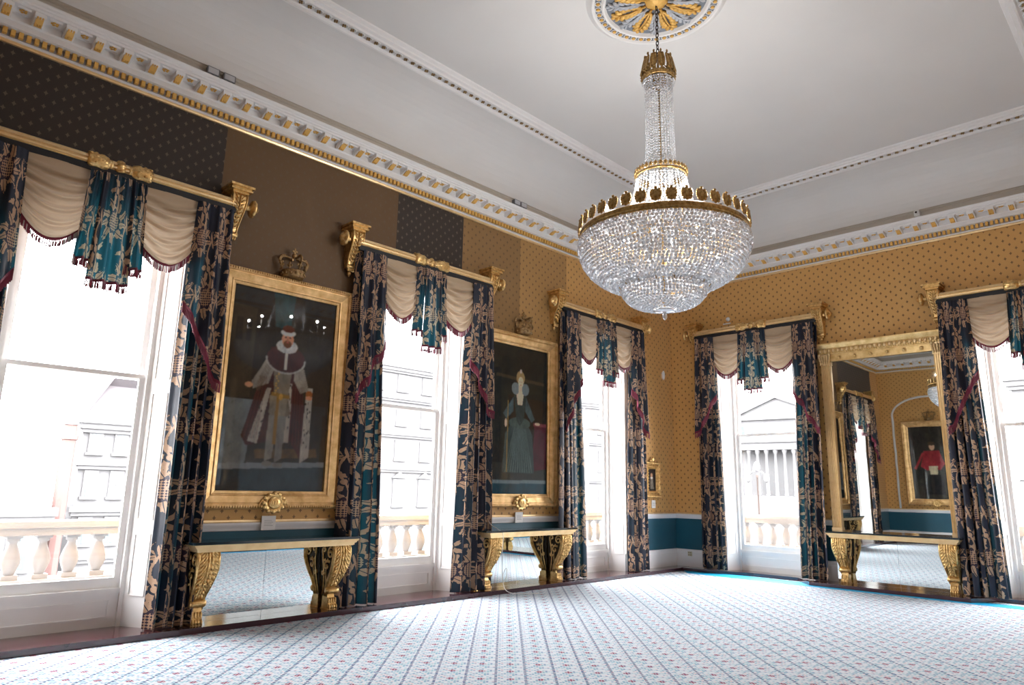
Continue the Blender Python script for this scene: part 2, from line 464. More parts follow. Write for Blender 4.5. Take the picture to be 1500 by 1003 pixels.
b = MB()
for sd, (fn, rr) in sides.items():
    for s0, s1 in rr: along(DR, fn, s0, s1, b, 0); along(GS, fn, s0, s1, b, 1)
tag(b.build('trim_4', [SKIRT, GOLDP]), kind='structure')

# cornice
b = MB()
prof = [(0, 5.66), (.02, 5.665), (.028, 5.685), (.018, 5.70), (.018, 5.715), (.035, 5.72), (.035, 5.79), (.105, 5.80), (.105, 5.86), (.12, 5.875), (.12, 5.945), (.30, 5.95), (.302, 5.975), (.32, 5.98), (.325, 5.995), (.345, 6.005), (.36, 6.02), (.36, 6.03), (.22, 6.06)]
mats = [1, 1, 1, 0, 0, 2]+[0]*12
b.roomsweep(prof, mats=mats)
tag(b.build('trim_5', [CORNW, GOLDP, simple('grey_recess_paint', (.36, .34, .34), .7)]), kind='structure')
# dentils, modillions, soffit rosettes: the repeating ornament of the cornice
def walls4():
    yield (lambda s, d, z: (d, -s, z)), L
    yield (lambda s, d, z: (s, -d, z)), W
    yield (lambda s, d, z: (W-d, -s, z)), L
    yield (lambda s, d, z: (s, -L+d, z)), W
dn = MB(); mo = MB()
for fn, ln in walls4():
    n = round(ln/.2665); st = ln/n
    def bx(mb, s0, s1, d0, d1, z0, z1, m=0):
        mb.hexa([fn(s0, d0, z0), fn(s1, d0, z0), fn(s1, d1, z0), fn(s0, d1, z0), fn(s0, d0, z1), fn(s1, d0, z1), fn(s1, d1, z1), fn(s0, d1, z1)], m)
    for i in range(n*4):
        s = (i+.5)*st/4
        if .04 < s < ln-.04: bx(dn, s-.019, s+.019, .03, .075, 5.728, 5.79)
    for i in range(n):
        s = (i+.5)*st
        if s < .2 or s > ln-.2: continue
        # scrolled bracket
        pr = [(.12, 5.875), (.17, 5.865), (.205, 5.885), (.25, 5.905), (.275, 5.895), (.29, 5.91), (.292, 5.95), (.12, 5.95)]
        mo.prism(pr, lambda d, z, h: fn(h, d, z), s-.048, s+.048, 0)
        mo.prism([(.165, 5.857), (.215, 5.867), (.262, 5.897), (.268, 5.905), (.165, 5.87)], lambda d, z, h: fn(h, d, z), s-.032, s+.032, 1)
        for k in range(3):
            c = fn(s-.022+.022*k, .20, 5.866); mo.ell(c, (.012, .012, .016), 1, 6, 4)
            c = fn(s-.022+.022*k, .283, 5.90); mo.ell(c, (.010, .010, .014), 1, 6, 4)
        # gilt flower in the soffit between brackets
        if s+st < ln-.1:
            c0 = s+st/2
            for k in range(5):
                a = TAU*k/5; c = fn(c0+.024*math.cos(a), .205+.024*math.sin(a), 5.943); mo.ell(c, (.015, .015, .010), 1, 6, 4)
            bx(mo, c0-.055, c0+.055, .14, .146, 5.93, 5.95); bx(mo, c0-.055, c0+.055, .264, .27, 5.93, 5.95)
tag(dn.build('trim_6', OCHRE), kind='structure'); tag(mo.build('trim_7', [CORNW, OCHRE]), kind='structure')
# cove, ceiling moulding, flat ceiling
b = MB()
CO = [(.22, 6.06), (.22, 6.15), (.235, 6.165), (.235, 6.18), (.25, 6.19)]
b.roomsweep(CO, mats=[0]*4)
tag(b.build('trim_8', BEIGE), kind='structure')
b = MB()
cv = [(.25+.82*(1-math.cos(PI/2*k/14)), 6.19+(ZT-.06-6.19)*math.sin(PI/2*k/14)) for k in range(15)]
b.roomsweep(cv)
R = [b.P(p) for p in ((1.07, -1.07, ZT), (W-1.07, -1.07, ZT), (W-1.07, -L+1.07, ZT), (1.07, -L+1.07, ZT))]; b.face(R)
R2 = [b.P(p) for p in ((-.6, .6, ZT+.3), (W+.6, .6, ZT+.3), (W+.6, -L-.6, ZT+.3), (-.6, -L-.6, ZT+.3))]; b.face(R2)
tag(b.build('ceiling', PLASTER), kind='structure')
b = MB()
b.roomsweep([(1.05, ZT-.055), (1.055, ZT-.085), (1.075, ZT-.085), (1.085, ZT-.06), (1.10, ZT-.05), (1.21, ZT-.05), (1.225, ZT-.075), (1.245, ZT-.08), (1.26, ZT-.055), (1.30, ZT-.05), (1.31, ZT-.03), (1.35, ZT-.02), (1.36, ZT)], 0)
def inner4():
    for fn, ln in walls4(): yield (lambda s, fn=fn: fn(s, 1.155, ZT-.05)), ln, fn
for pos, ln, fn in inner4():
    n = round((ln-2.3)/.115); st = (ln-2.3)/n
    for i in range(n):
        s = 1.15+(i+.5)*st
        pts = [fn(s+.047*math.cos(TAU*k/10), 1.155+.044*math.sin(TAU*k/10), ZT-.055) for k in range(10)]
        b.tube(pts, .009, 4, 0, closed=True)
        for k in range(4):
            a = TAU*k/4+.4; b.ell(fn(s+.017*math.cos(a), 1.155+.017*math.sin(a), ZT-.062), (.014, .014, .014), 1, 5, 3)
tag(b.build('trim_9', [CORNW, GOLDD]), kind='structure')

# ------------------------------------------------------------------ windows
def make_window(n, loc, rz):
    root = empty('window_%d' % n, loc, rz, kind='structure')
    Y = .28
    b = MB()   # splayed linings and head, architrave
    for s in (-1, 1):
        b.hexa([(s*.70, Y-.03, -.01), (s*.845, -.005, -.01), (s*.86, -.005, -.01), (s*.86, Y, -.01), (s*.70, Y-.03, OPH), (s*.845, -.005, OPH), (s*.86, -.005, OPH), (s*.86, Y, OPH)])
        b.box(*sorted((s*.66, s*.72)), Y-.03, Y+.10, -.01, OPH)
        b.box(*sorted((s*.845, s*.95)), -.022, -.0, -.0, OPH+.05)
        b.box(*sorted((s*.845, s*.96)), -.030, -.0, -.0, .30)
    b.box(-.84, .84, 0, Y+.1, OPH-.02, OPH+.01)
    b.build('window_frame', WHITE, root)
    for s in (-1, 1):     # sunk panels on the splay
        dv = Vector((s*.145, -(Y-.03), 0)).normalized(); o0 = Vector((s*.70, Y-.03, 0)); nn = Vector((-s*(Y-.03), -.145*1, 0)).normalized()
        b = MB()
        for z0, z1 in ((.30, .92), (1.06, 2.40), (2.55, 4.2)):
            for a0, a1, h0, h1 in ((.05, .06, z0, z1), (.24, .25, z0, z1), (.05, .25, z0, z0+.012), (.05, .25, z1-.012, z1)):
                q = [o0+dv*a0-nn*.002, o0+dv*a1-nn*.002, o0+dv*a1+nn*.009, o0+dv*a0+nn*.009]
                b.hexa([(p.x, p.y, h0) for p in q]+[(p.x, p.y, h1) for p in q])
        b.build('shutter_panel', WHITE, root)
    b = MB()   # apron below the sash
    b.box(-.70, .70, Y+.0, Y+.08, -.01, .38)
    b.box(-.70, .70, Y-.025, Y+.02, .335, .375); b.box(-.70, .70, Y-.012, Y+.02, .315, .335)
    for x0, x1, z0, z1 in ((-.58, .58, .09, .105), (-.58, .58, .245, .26), (-.58, -.565, .09, .26), (.565, .58, .09, .26)): b.box(x0, x1, Y-.012, Y+.01, z0, z1)
    b.build('apron_panel', WHITE, root)
    for nm, yy, z0, z1, rb, rt_ in (('lower_sash', Y+.02, .38, 2.60, .10, .045), ('upper_sash', Y+.065, 2.555, OPH, .045, .07)):
        b = MB(); b.box(-.655, -.60, yy, yy+.04, z0, z1); b.box(.60, .655, yy, yy+.04, z0, z1)
        b.box(-.60, .60, yy, yy+.04, z0, z0+rb); b.box(-.60, .60, yy, yy+.04, z1-rt_, z1)
        if nm == 'lower_sash': b.box(-.60, .60, yy-.008, yy, z0+rb-.02, z0+rb)
        f = b.build(nm, WHITE, root)
        g = MB(); i = [g.P(p) for p in ((-.60, yy+.02, z0+rb), (.60, yy+.02, z0+rb), (.60, yy+.02, z1-rt_), (-.60, yy+.02, z1-rt_))]; g.face(i)
        g.build('pane', GLASS, f)
    # daylight portal over the opening
    l = bpy.data.lights.new('daylight_portal', 'AREA'); l.shape = 'RECTANGLE'; l.size = 1.3; l.size_y = 4.0; l.cycles.is_portal = True
    lo = bpy.data.objects.new('daylight_portal', l); COL.objects.link(lo); lo.parent = root; lo.location = (0, Y+.14, 2.4); lo.rotation_euler = (-PI/2, 0, 0)
    return root
for i, c in enumerate(WA): make_window(i+1, onA(c), RA)
for i, c in enumerate(WB): make_window(i+4, onB(c), RB)

# ------------------------------------------------------------------ curtain poles
PY, PZ = -.18, 4.655
def gad(k, amp): return lambda r, h, a: r*(1+amp*math.cos(a*k))
def make_pole():
    root = empty('curtain_pole')
    b = MB(); b.lathe([(.058, -1.26), (.058, 1.26)], 120, (0, PY, PZ), 'x', 0, False, lambda r, h, a: r*(1.06-.26*max(0, math.cos(a*10))**.8))
    b.build('pole', GOLDP, root)
    b = MB(); b.box(-1.24, 1.24, PY-.045, PY+.055, PZ-.118, PZ-.050); b.build('fascia_board', FASCIA, root)
    b = MB()
    half = [(.058, .31), (.078, .305), (.088, .28), (.082, .22), (.086, .16), (.074, .12), (.058, .105), (.064, .095), (.064, .08), (.050, .07), (.050, .048)]
    for s in (-1, 1):
        pr = [(r, s*h) for r, h in half]
        b.lathe(pr if s < 0 else pr[::-1], 48, (0, PY, PZ), 'x', 0, True, lambda r, h, a: r*(1+(.09*abs(math.sin(a*4+abs(h)*9)) if abs(h) > .115 and r > .06 else 0)))
        for k in range(8):   # curled leaf tips
            a = TAU*k/8
            for q, (hh, rr) in enumerate(((.285, .088), (.235, .087), (.175, .088))):
                b.ell((s*hh, PY+rr*math.cos(a+q*.4), PZ+rr*math.sin(a+q*.4)), (.020, .013, .013), 0, 6, 4)
    b.lathe([(.048, -.05), (.072, -.035), (.080, 0), (.072, .035), (.048, .05)], 48, (0, PY, PZ), 'x', 0, True, lambda r, h, a: r*(1+.13*math.sin(a*7+h*25)))
    b.build('leaf_boss', GOLD, root)
    br = MB()
    for z0, z1, hw, d in ((4.852, 4.878, .142, .30), (4.832, 4.852, .118, .270), (4.812, 4.832, .128, .280), (4.785, 4.812, .096, .245)):
        br.box(-hw, hw, -d, 0, z0, z1)
    prof = [(0, 4.785), (.228, 4.785), (.240, 4.76), (.240, 4.70), (.222, 4.63), (.180, 4.55), (.130, 4.47), (.098, 4.40), (.088, 4.35), (.105, 4.335), (.09, 4.31), (.06, 4.30), (0, 4.30)]
    N = len(prof)
    def hwz(z): return .050+.034*max(0, min(1, (z-4.32)/.42))
    A = [br.P((-hwz(z), -d, z)) for d, z in prof]; B = [br.P((hwz(z), -d, z)) for d, z in prof]
    br.face(A); br.face(B[::-1])
    for k in range(N): br.face((A[k], B[k], B[(k+1) % N], A[(k+1) % N]), 0, False)
    for s in (-1, 1):   # edge roll and side scroll
        br.tube([(s*(hwz(z)), -d-.004, z) for d, z in prof[1:10]], .011, 6)
        sp = [(s*(hwz(4.70)+.004), -.15+(.075-.009*t)*math.cos(t*1.05), 4.70+(.075-.009*t)*math.sin(t*1.05)) for t in [q*.4 for q in range(20)]]
        br.tube(sp, .010, 5)
    for j in range(8):  # acanthus lobes up the face
        t = j/7; z = 4.40+.34*t; d = .105+.138*math.sin(min(1, t*1.1)*PI/2)**1.25
        for s in (-1, 0, 1):
            br.ell((s*.035*(.6+.5*t), -d-.006, z), (.012 if s else .007, .014 if s else .020, .032), 0, 7, 5, rot=Matrix.Rotation(s*.75, 3, 'Y'))
    br.lathe([(.022, -.07), (.030, -.06), (.030, .06), (.022, .07)], 12, (0, -.085, 4.315), 'x', 0)
    for q, s in enumerate((-.04, -.013, .013, .04)): br.ell((s, -.085, 4.275), (.016, .028, .028), 0, 6, 5)
    br.ell((0, -.05, 4.235), (.030, .030, .035), 0, 8, 6); br.ell((0, -.05, 4.205), (.013, .013, .02), 0, 6, 4)
    o1 = br.build('bracket', GOLD, root, (-1.27, 0, 0)); part('bracket', o1, root, (1.27, 0, 0))
    f = MB()
    f.lathe([(.030, .09), (.036, .10), (.036, .125), (.028, .135), (.066, .150), (.094, .166), (.100, .185), (.088, .203), (.052, .213), (.045, .225), (.028, .240), (.012, .252)], 40, (0, PY, PZ), 'x', 0, True, lambda r, h, a: r*(1+(.10*abs(math.cos(a*6)) if h > .14 else 0)))
    o1 = f.build('finial', GOLD, root, (1.27, 0, 0)); part('finial', o1, root, (-1.27, PY*2, 0), (0, 0, PI))
    return root

# ------------------------------------------------------------------ drapery
def fringe_on(mb, pts, ln=.075, header=.014, m_head=0, m_a=0, m_b=1, step=.012, out=-.006):
    """hanging bullion fringe along a hem polyline"""
    P = [Vector(p) for p in pts]; seg = [(P[i+1]-P[i]).length for i in range(len(P)-1)]
    for i in range(len(P)-1):
        a, c = P[i], P[i+1]
        q = [a+Vector((0, out, header)), c+Vector((0, out, header)), c+Vector((0, out, -header)), a+Vector((0, out, -header))]
        k = [mb.P(x) for x in q]; mb.face(k, m_head)
        q2 = [mb.P(x+Vector((0, .010, 0))) for x in q]; mb.face(q2[::-1], m_head)
        mb.face((k[0], q2[0], q2[1], k[1]), m_head); mb.face((k[3], k[2], q2[2], q2[3]), m_head)
        n = max(1, int(seg[i]/step))
        for j in range(n):
            o = a.lerp(c, (j+.5)/n); l = ln*random.uniform(.88, 1.08); dx = random.uniform(-.003, .003); w = step*.34
            mm = m_b if random.random() < .28 else m_a
            t = Vector((0, out+.004, -header*.8))
            top = [mb.P(o+t+Vector(v)) for v in ((-w, -w, 0), (w, -w, 0), (w, w, 0), (-w, w, 0))]
            bot = [mb.P(o+t+Vector((dx, 0, -l))+Vector(v)*1.25) for v in ((-w, -w, 0), (w, -w, 0), (w, w, 0), (-w, w, 0))]
            for e in range(4): mb.face((top[e], top[(e+1) % 4], bot[(e+1) % 4], bot[e]), mm)
            mb.face(bot, mm)
def lerp(a, c, t): return a+(c-a)*t
def make_valance(seed):
    rnd = random.Random(seed); root = empty('valance')
    ZV = 4.540
    # swags
    for s in (-1, 1):
        xi, xo = s*.25, s*.84
        x0, x1 = min(xi, xo), max(xi, xo); ph = rnd.random()*3
        outer_hi = s
        def sw(u, v, x0=x0, x1=x1, ph=ph, s=s):
            w = 1-(2*u-1)**2; uu = u if s > 0 else 1-u
            side = .56+.06*(1-uu)
            z = ZV-v**.92*side-w*.22*v**.85*(1+.08*math.sin(uu*3))
            fold = math.sin(v*TAU*6.2+1.1*math.sin(uu*2.2+ph))+.45*math.sin(v*TAU*11+uu*4+ph)
            am = .034*min(1, v*5)*(.55+.45*w)
            x = x0+(x1-x0)*u+(.5-u)*.03*v
            return (x, PY-.030-.055*w*(.3+.7*v)+am*fold, z+.010*fold*min(1, v*4)*w)
        b = MB(); b.grid(sw, 26, 72, 0, True)
        o = b.build('swag', SATIN, root)
        fr = MB(); fringe_on(fr, [Vector(sw(u/16, 1))+Vector((0, -.004, .004)) for u in range(17)], .07)
        fr.build('fringe', [MAROON, TASSEL], o)
    # centre jabot in three hanging leaves
    b = MB(); frs = []
    for (t0, t1, b0, b1, zb, dy, nf, uo) in ((-.275, -.10, -.32, -.13, 3.60, 0, 2.2, 0), (.10, .275, .13, .32, 3.60, 0, 2.2, 1.5), (-.15, .15, -.19, .19, 3.40, -.028, 3.2, .6)):
        ph = rnd.random()*6
        def jb(u, v, t0=t0, t1=t1, b0=b0, b1=b1, zb=zb, dy=dy, nf=nf, ph=ph):
            x = lerp(lerp(t0, t1, u), lerp(b0, b1, u), v); f = math.sin(u*TAU*nf+ph+.3*v)
            g = math.sin(u*TAU*nf*2.7+ph)*(1-v)*.010
            return (x, PY-.070+dy+f*(.012+.024*v)+g, lerp(ZV, zb, v))
        b.grid(jb, 34, 26, 0, True, uvf=lambda u, v, a=t0, c=t1, zb=zb, uo=uo: (uo+u*(c-a)*2.1, -v*(ZV-zb)+seed*.17))
        fr = MB(); fringe_on(fr, [jb(u/24, 1) for u in range(25)], .075); frs.append(fr)
    o = b.build('centre_jabot', DAMASK, root)
    for fr in frs: fr.build('fringe', [MAROON, TASSEL], o)
    # side tails falling in steps
    for s in (-1, 1):
        b = MB(); fr = MB(); ph = rnd.random()*2; ex = rnd.uniform(-.06, .06)
        hem = [(0, 3.36), (.12, 3.27), (.26, 3.14), (.34, 3.13), (.48, 2.96), (.60, 2.82), (.68, 2.80), (.86, 2.60+ex), (1, 2.56+ex)]
        def hz(u):
            for (a, za), (c, zc) in zip(hem, hem[1:]):
                if u <= c: return lerp(za, zc, (u-a)/(c-a))
            return hem[-1][1]
        def tl(u, v, s=s, ph=ph):
            xt = s*lerp(.80, 1.20, u); xb = s*lerp(.76, 1.23, u)
            f = math.sin(u*TAU*2.6+ph)+.35*math.sin(u*TAU*6+ph)*(1-v)
            return (lerp(xt, xb, v), PY-.085-.03*v+f*(.016+.026*v), lerp(ZV, hz(u), v))
        b.grid(tl, 44, 40, 0, True, uvf=lambda u, v, s=s: (s*u*.80+seed*.3, -v*(ZV-hz(u))+.1*s))
        o = b.build('tail', DAMASK, root)
        fringe_on(fr, [tl(u/36, 1) for u in range(37)], .095, .018, m_b=0)
        fr.build('fringe', [MAROON, TASSEL], o)
    return root
def make_drape(s, seed, xo=1.24, xi=.80, bo=1.28, bi=.70, nf=5):
    rnd = random.Random(seed); root = empty('curtain'); ph = rnd.random()*6
    fr = [rnd.uniform(.8, 1.25) for _ in range(12)]
    def warp(u): return u+.035*math.sin(u*TAU*1.5+ph)+.02*math.sin(u*TAU*3.1+ph*2)
    def dr(u, v):
        k = v**.8; x = s*lerp(lerp(xi, xo, u), lerp(bi, bo, u), k)
        w = warp(u); a = math.sin(w*TAU*nf+ph*.3)
        sharp = a*abs(a)**-.25 if abs(a) > 1e-4 else a
        amp = lerp(.026, .068, min(1, v*2.0))*(.8+.25*math.sin(u*9+ph))
        wob = .010*math.sin(v*5+u*7+ph)
        return (x+.022*math.sin(w*TAU*nf*2+1)*min(1, v*3)*(bo-bi)/.6, PY+.050-.02+amp*sharp+wob-.015, lerp(4.54, .012, v))
    b = MB()
    ntot = 130
    b.grid(dr, ntot, 60, 0, True, uvf=lambda u, v: (s*u*1.30+seed*.37, -v*4.55+seed*.21))
    b.build('drape', DAMASK, root)
    h = MB()   # heading tape gathered behind the valance
    h.grid(lambda u, v: (s*lerp(xi, xo, u), PY+.048+.022*math.sin(warp(u)*TAU*nf+ph*.3), lerp(4.60, 4.55, v)), 60, 1)
    h.build('heading_tape', SATIN, root)
    return root

pole0 = make_pole()
WINS = [(onA(WA[0]), RA, 'the nearest left-wall window'), (onA(WA[1]), RA, 'the window between the two portraits'),
        (onA(WA[2]), RA, 'the left-wall window beside the corner'), (onB(WB[0]), RB, 'the window left of the tall mirror'),
        (onB(WB[1]), RB, 'the window at the right picture edge')]
for i, (loc, rz, where) in enumerate(WINS):
    p = pole0 if i == 0 else copy_tree(pole0)
    p.location = loc; p.rotation_euler = (0, 0, rz)
    tag(p, 'gilded fluted curtain pole over '+where, 'curtain pole', 'gilded curtain poles over the windows')
    v = make_valance(i+1); v.location = loc; v.rotation_euler = (0, 0, rz)
    tag(v, 'beige swags and dark fringed jabots across '+where, 'valance', 'swagged valances over the windows')
    for s in (-1, 1):
        kw = {}
        if s < 0: kw = dict(bi=[.62, .62, .50, .74, .70][i])
        else: kw = dict(bi=[.80, .68, .72, .62, .8][i], bo=[1.26, 1.40, 1.36, 1.14, 1.3][i])
        if i == 0 and s < 0: kw = {}
        d = make_drape(s, i*2+(s+1)//2, **kw); d.location = loc; d.rotation_euler = (0, 0, rz)
        tag(d, 'long dark floral curtain on the %s of %s' % ('left' if s < 0 else 'right', where), 'curtain', 'floor-length curtains beside the windows')

# ------------------------------------------------------------------ console tables
def make_leg():
    b = MB(); hw = .095
    body = [(.01, .745), (.335, .745), (.355, .70), (.362, .64), (.352, .57), (.325, .50), (.285, .43), (.24, .37), (.195, .31), (.165, .25), (.15, .20), (.14, .15), (.03, .15), (.03, .25), (.01, .40)]
    def w(z): return .055+.045*max(0, min(1, (z-.22)/.35))
    A = [b.P((-w(z), -d, z)) for d, z in body]; B = [b.P((w(z), -d, z)) for d, z in body]; N = len(body)
    b.face(A, 1); b.face(B[::-1], 1)
    for k in range(N): b.face((A[k], B[k], B[(k+1) % N], A[(k+1) % N]), 0)
    edge = [(d, z) for d, z in body[1:12]]
    for s in (-1, 1):
        xs = lambda z: s*(w(z)+.004)
        b.tube([(xs(z), -d+.016, z) for d, z in edge], .022, 6)
        b.tube([(xs(z), -d+.055 if d > .1 else -d, z) for d, z in edge[2:]], .008, 5)
        for (cd, cz, R0, t0, t1, dirn) in ((.255, .655, .078, -.6, 9.5, 1), (.115, .68, .045, 2, 9, -1), (.17, .50, .055, 1.2, 7.5, 1), (.085, .42, .035, 0, 6.5, -1)):
            pts = []
            for q in range(26):
                t = t0+(t1-t0)*q/25; r = R0*(1-q/30)
                pts.append((xs(cz)+s*.002, -(cd+r*math.cos(t*dirn)), cz+r*math.sin(t*dirn)))
            b.tube(pts, .0125, 5)
        b.tube([(xs(z), -(.045+.05*math.sin((z-.16)*5)), z) for z in [.16+.05*q for q in range(11)]], .010, 5)
        b.tube([(xs(z), -(.12+.10*(z-.2)), z) for z in [.2+.04*q for q in range(8)]], .007, 5)
        for k in range(7): b.ell((xs(.5), -(.10+.02*k), .56+.012*math.sin(k*2)), (.006, .012, .018), 0, 6, 4)
        # lower volute
        b.lathe([(.004, s*.0), (.036, s*.004), (.040, s*.02), (.030, s*.034), (.012, s*.038)][::s], 14, (s*.05, -.165, .215), 'x', 0)
    # carved front: rows of leaf lobes
    for j in range(12):
        t = j/11; k = 1+t*7.2; i0 = min(int(k), 7); fr = k-i0
        d = lerp(body[i0][0], body[i0+1][0], fr); z = lerp(body[i0][1], body[i0+1][1], fr)
        for q in (-2, -1, 0, 1, 2):
            if j > 8 and abs(q) == 2: continue
            b.ell((q*.037*(w(z)/.1), -d-.003, z-.006*abs(q)), (.014, .015, .036), 0, 7, 5, rot=Matrix.Rotation(-q*.40, 3, 'Y'))
    for q in (-.05, 0, .05): b.ell((q, -.300, .425), (.022, .026, .020), 0, 8, 5)
    b.lathe([(.030, -.072), (.040, -.062), (.036, -.03), (.042, 0), (.036, .03), (.040, .062), (.030, .072)], 16, (0, -.175, .215), 'x', 0)
    # paw foot
    b.prism([(.04, 0), (.185, 0), (.20, .03), (.185, .08), (.165, .12), (.155, .17), (.05, .17)], lambda d, z, h: (h, -d, z), -.055, .055)
    for q in (-.045, -.015, .015, .045):
        b.ell((q, -.190, .032), (.017, .032, .034), 0, 7, 5); b.ell((q, -.172, .095), (.016, .022, .042), 0, 7, 5)
    b.box(-.062, .062, -.20, -.03, -.0, .012)
    return b
def make_table():
    root = empty('console_table')
    b = MB(); c = .015
    b.prism([(-1.0, 0), (1.0, 0), (1.0, -.405), (1.0-c, -.42), (-1.0+c, -.42), (-1.0, -.405)][::-1], lambda x, y, h: (x, y, h), .822, .850)
    b.build('table_top', BLACK, root)
    b = MB()
    steps = [(.745, .752, .93, .365), (.752, .775, .94, .375), (.775, .782, .95, .385), (.782, .795, .96, .393), (.795, .808, .972, .40), (.808, .822, .98, .408)]
    for z0, z1, hw, d in steps: b.box(-hw, hw, -d, -.0, z0, z1)
    b.build('frieze', GOLDP, root)
    lg = make_leg(); o = lg.build('leg', [GOLD, RECESS], root, (-.80, 0, 0)); part('leg', o, root, (.80, 0, 0))
    return root
table0 = make_table()
for i, (loc, rz, lab) in enumerate(((onA(PA[0], 0, .025), RA, 'gilded console table with black top under the bearded king portrait'),
                                    (onA(PA[1], 0, .025), RA, 'gilded console table with black top under the portrait of a lady'),
                                    (onB(PB, 0, .025), RB, 'gilded console table with black top below the tall gold mirror'))):
    t = table0 if i == 0 else copy_tree(table0)
    t.location = loc; t.rotation_euler = (0, 0, rz); tag(t, lab, 'console table', 'gilded console tables against the walls')
for loc, rz, lab in ((onA(PA[0]), RA, 'low mirror behind the legs of the nearest console table'), (onA(PA[1]), RA, 'low mirror behind the console table under the lady portrait'),
                     (onB(PB), RB, 'low mirror behind the legs of the console table on the back wall')):
    root = empty('pier_mirror', loc, rz, label=lab, cat='mirror', group='low mirrors behind the console tables')
    b = MB(); b.box(-.97, -.0015, -.024, -.0225, .001, .742); o = b.build('pane', MIRROR, root); part('pane', o, root, (.9715, 0, 0))

# ------------------------------------------------------------------ painted canvases
def s2l(c): return tuple(((v/255)/12.92 if v <= 10.3 else ((v/255+.055)/1.055)**2.4) for v in c)
class Canvas:
    def __init__(s, w, h, nu, nv):
        s.w, s.h, s.nu, s.nv = w, h, nu, nv
        s.X, s.Y = np.meshgrid(np.linspace(0, 1, nu+1), np.linspace(0, h/w, nv+1), indexing='ij')   # x 0..1, y down 0..h/w
        s.A = h/w; s.Y = s.A-s.Y; s.C = np.zeros(s.X.shape+(3,)); rs = np.random.RandomState(3)
        n = np.zeros_like(s.X)
        for f, a in ((4, .5), (9, .3), (23, .2)):
            p = rs.rand(4)*6; n += a*np.sin(s.X*f*6+p[0]+2*np.sin(s.Y*f*2+p[1]))*np.sin(s.Y*f*4+p[2]+1.5*np.sin(s.X*f*3+p[3]))
        s.N = n
    def fill(s, mask, c, c2=None, a=1.0):
        c = np.array(s2l(c)); col = c if c2 is None else c[None, None]*(.5-.5*s.N[..., None])+np.array(s2l(c2))[None, None]*(.5+.5*s.N[..., None])
        m = (np.clip(mask, 0, 1)*a)[..., None]; s.C = s.C*(1-m)+col*m
    def poly(s, pts, *c, **k):
        ins = np.zeros(s.X.shape, bool); n = len(pts)
        for i in range(n):
            x0, y0 = pts[i]; x1, y1 = pts[(i+1) % n]
            if y0 == y1: continue
            ins ^= ((y0 > s.Y) != (y1 > s.Y)) & (s.X < (x1-x0)*(s.Y-y0)/(y1-y0)+x0)
        s.fill(ins.astype(float), *c, **k); return ins
    def ell(s, cx, cy, rx, ry, *c, **k):
        m = (((s.X-cx)/rx)**2+((s.Y-cy)/ry)**2 < 1).astype(float); s.fill(m, *c, **k); return m
    def build(s, parent, y, z0):
        for _ in range(1):
            C = s.C; P = np.pad(C, ((1, 1), (1, 1), (0, 0)), mode='edge'); s.C = (P[1:-1, 1:-1]*2+P[:-2, 1:-1]+P[2:, 1:-1]+P[1:-1, :-2]+P[1:-1, 2:])/6
        s.C = (s.C**1.12)*2.3*(1+.22*s.N[..., None]*np.sin(s.X*90+s.N*5)[..., None])
        b = MB()
        b.grid(lambda u, v: (-s.w/2+u*s.w, y, z0+v*s.h), s.nu, s.nv, 0, False)
        # the grid walks i then j, the same order as the colour array
        o = b.build('canvas', PAINT, parent); me = o.data
        at = me.color_attributes.new('paint', 'FLOAT_COLOR', 'POINT')
        rgba = np.ones(s.X.shape+(4,)); rgba[..., :3] = np.clip(s.C, 0, 1)
        at.data.foreach_set('color', rgba.reshape(-1).astype(np.float32)); return o
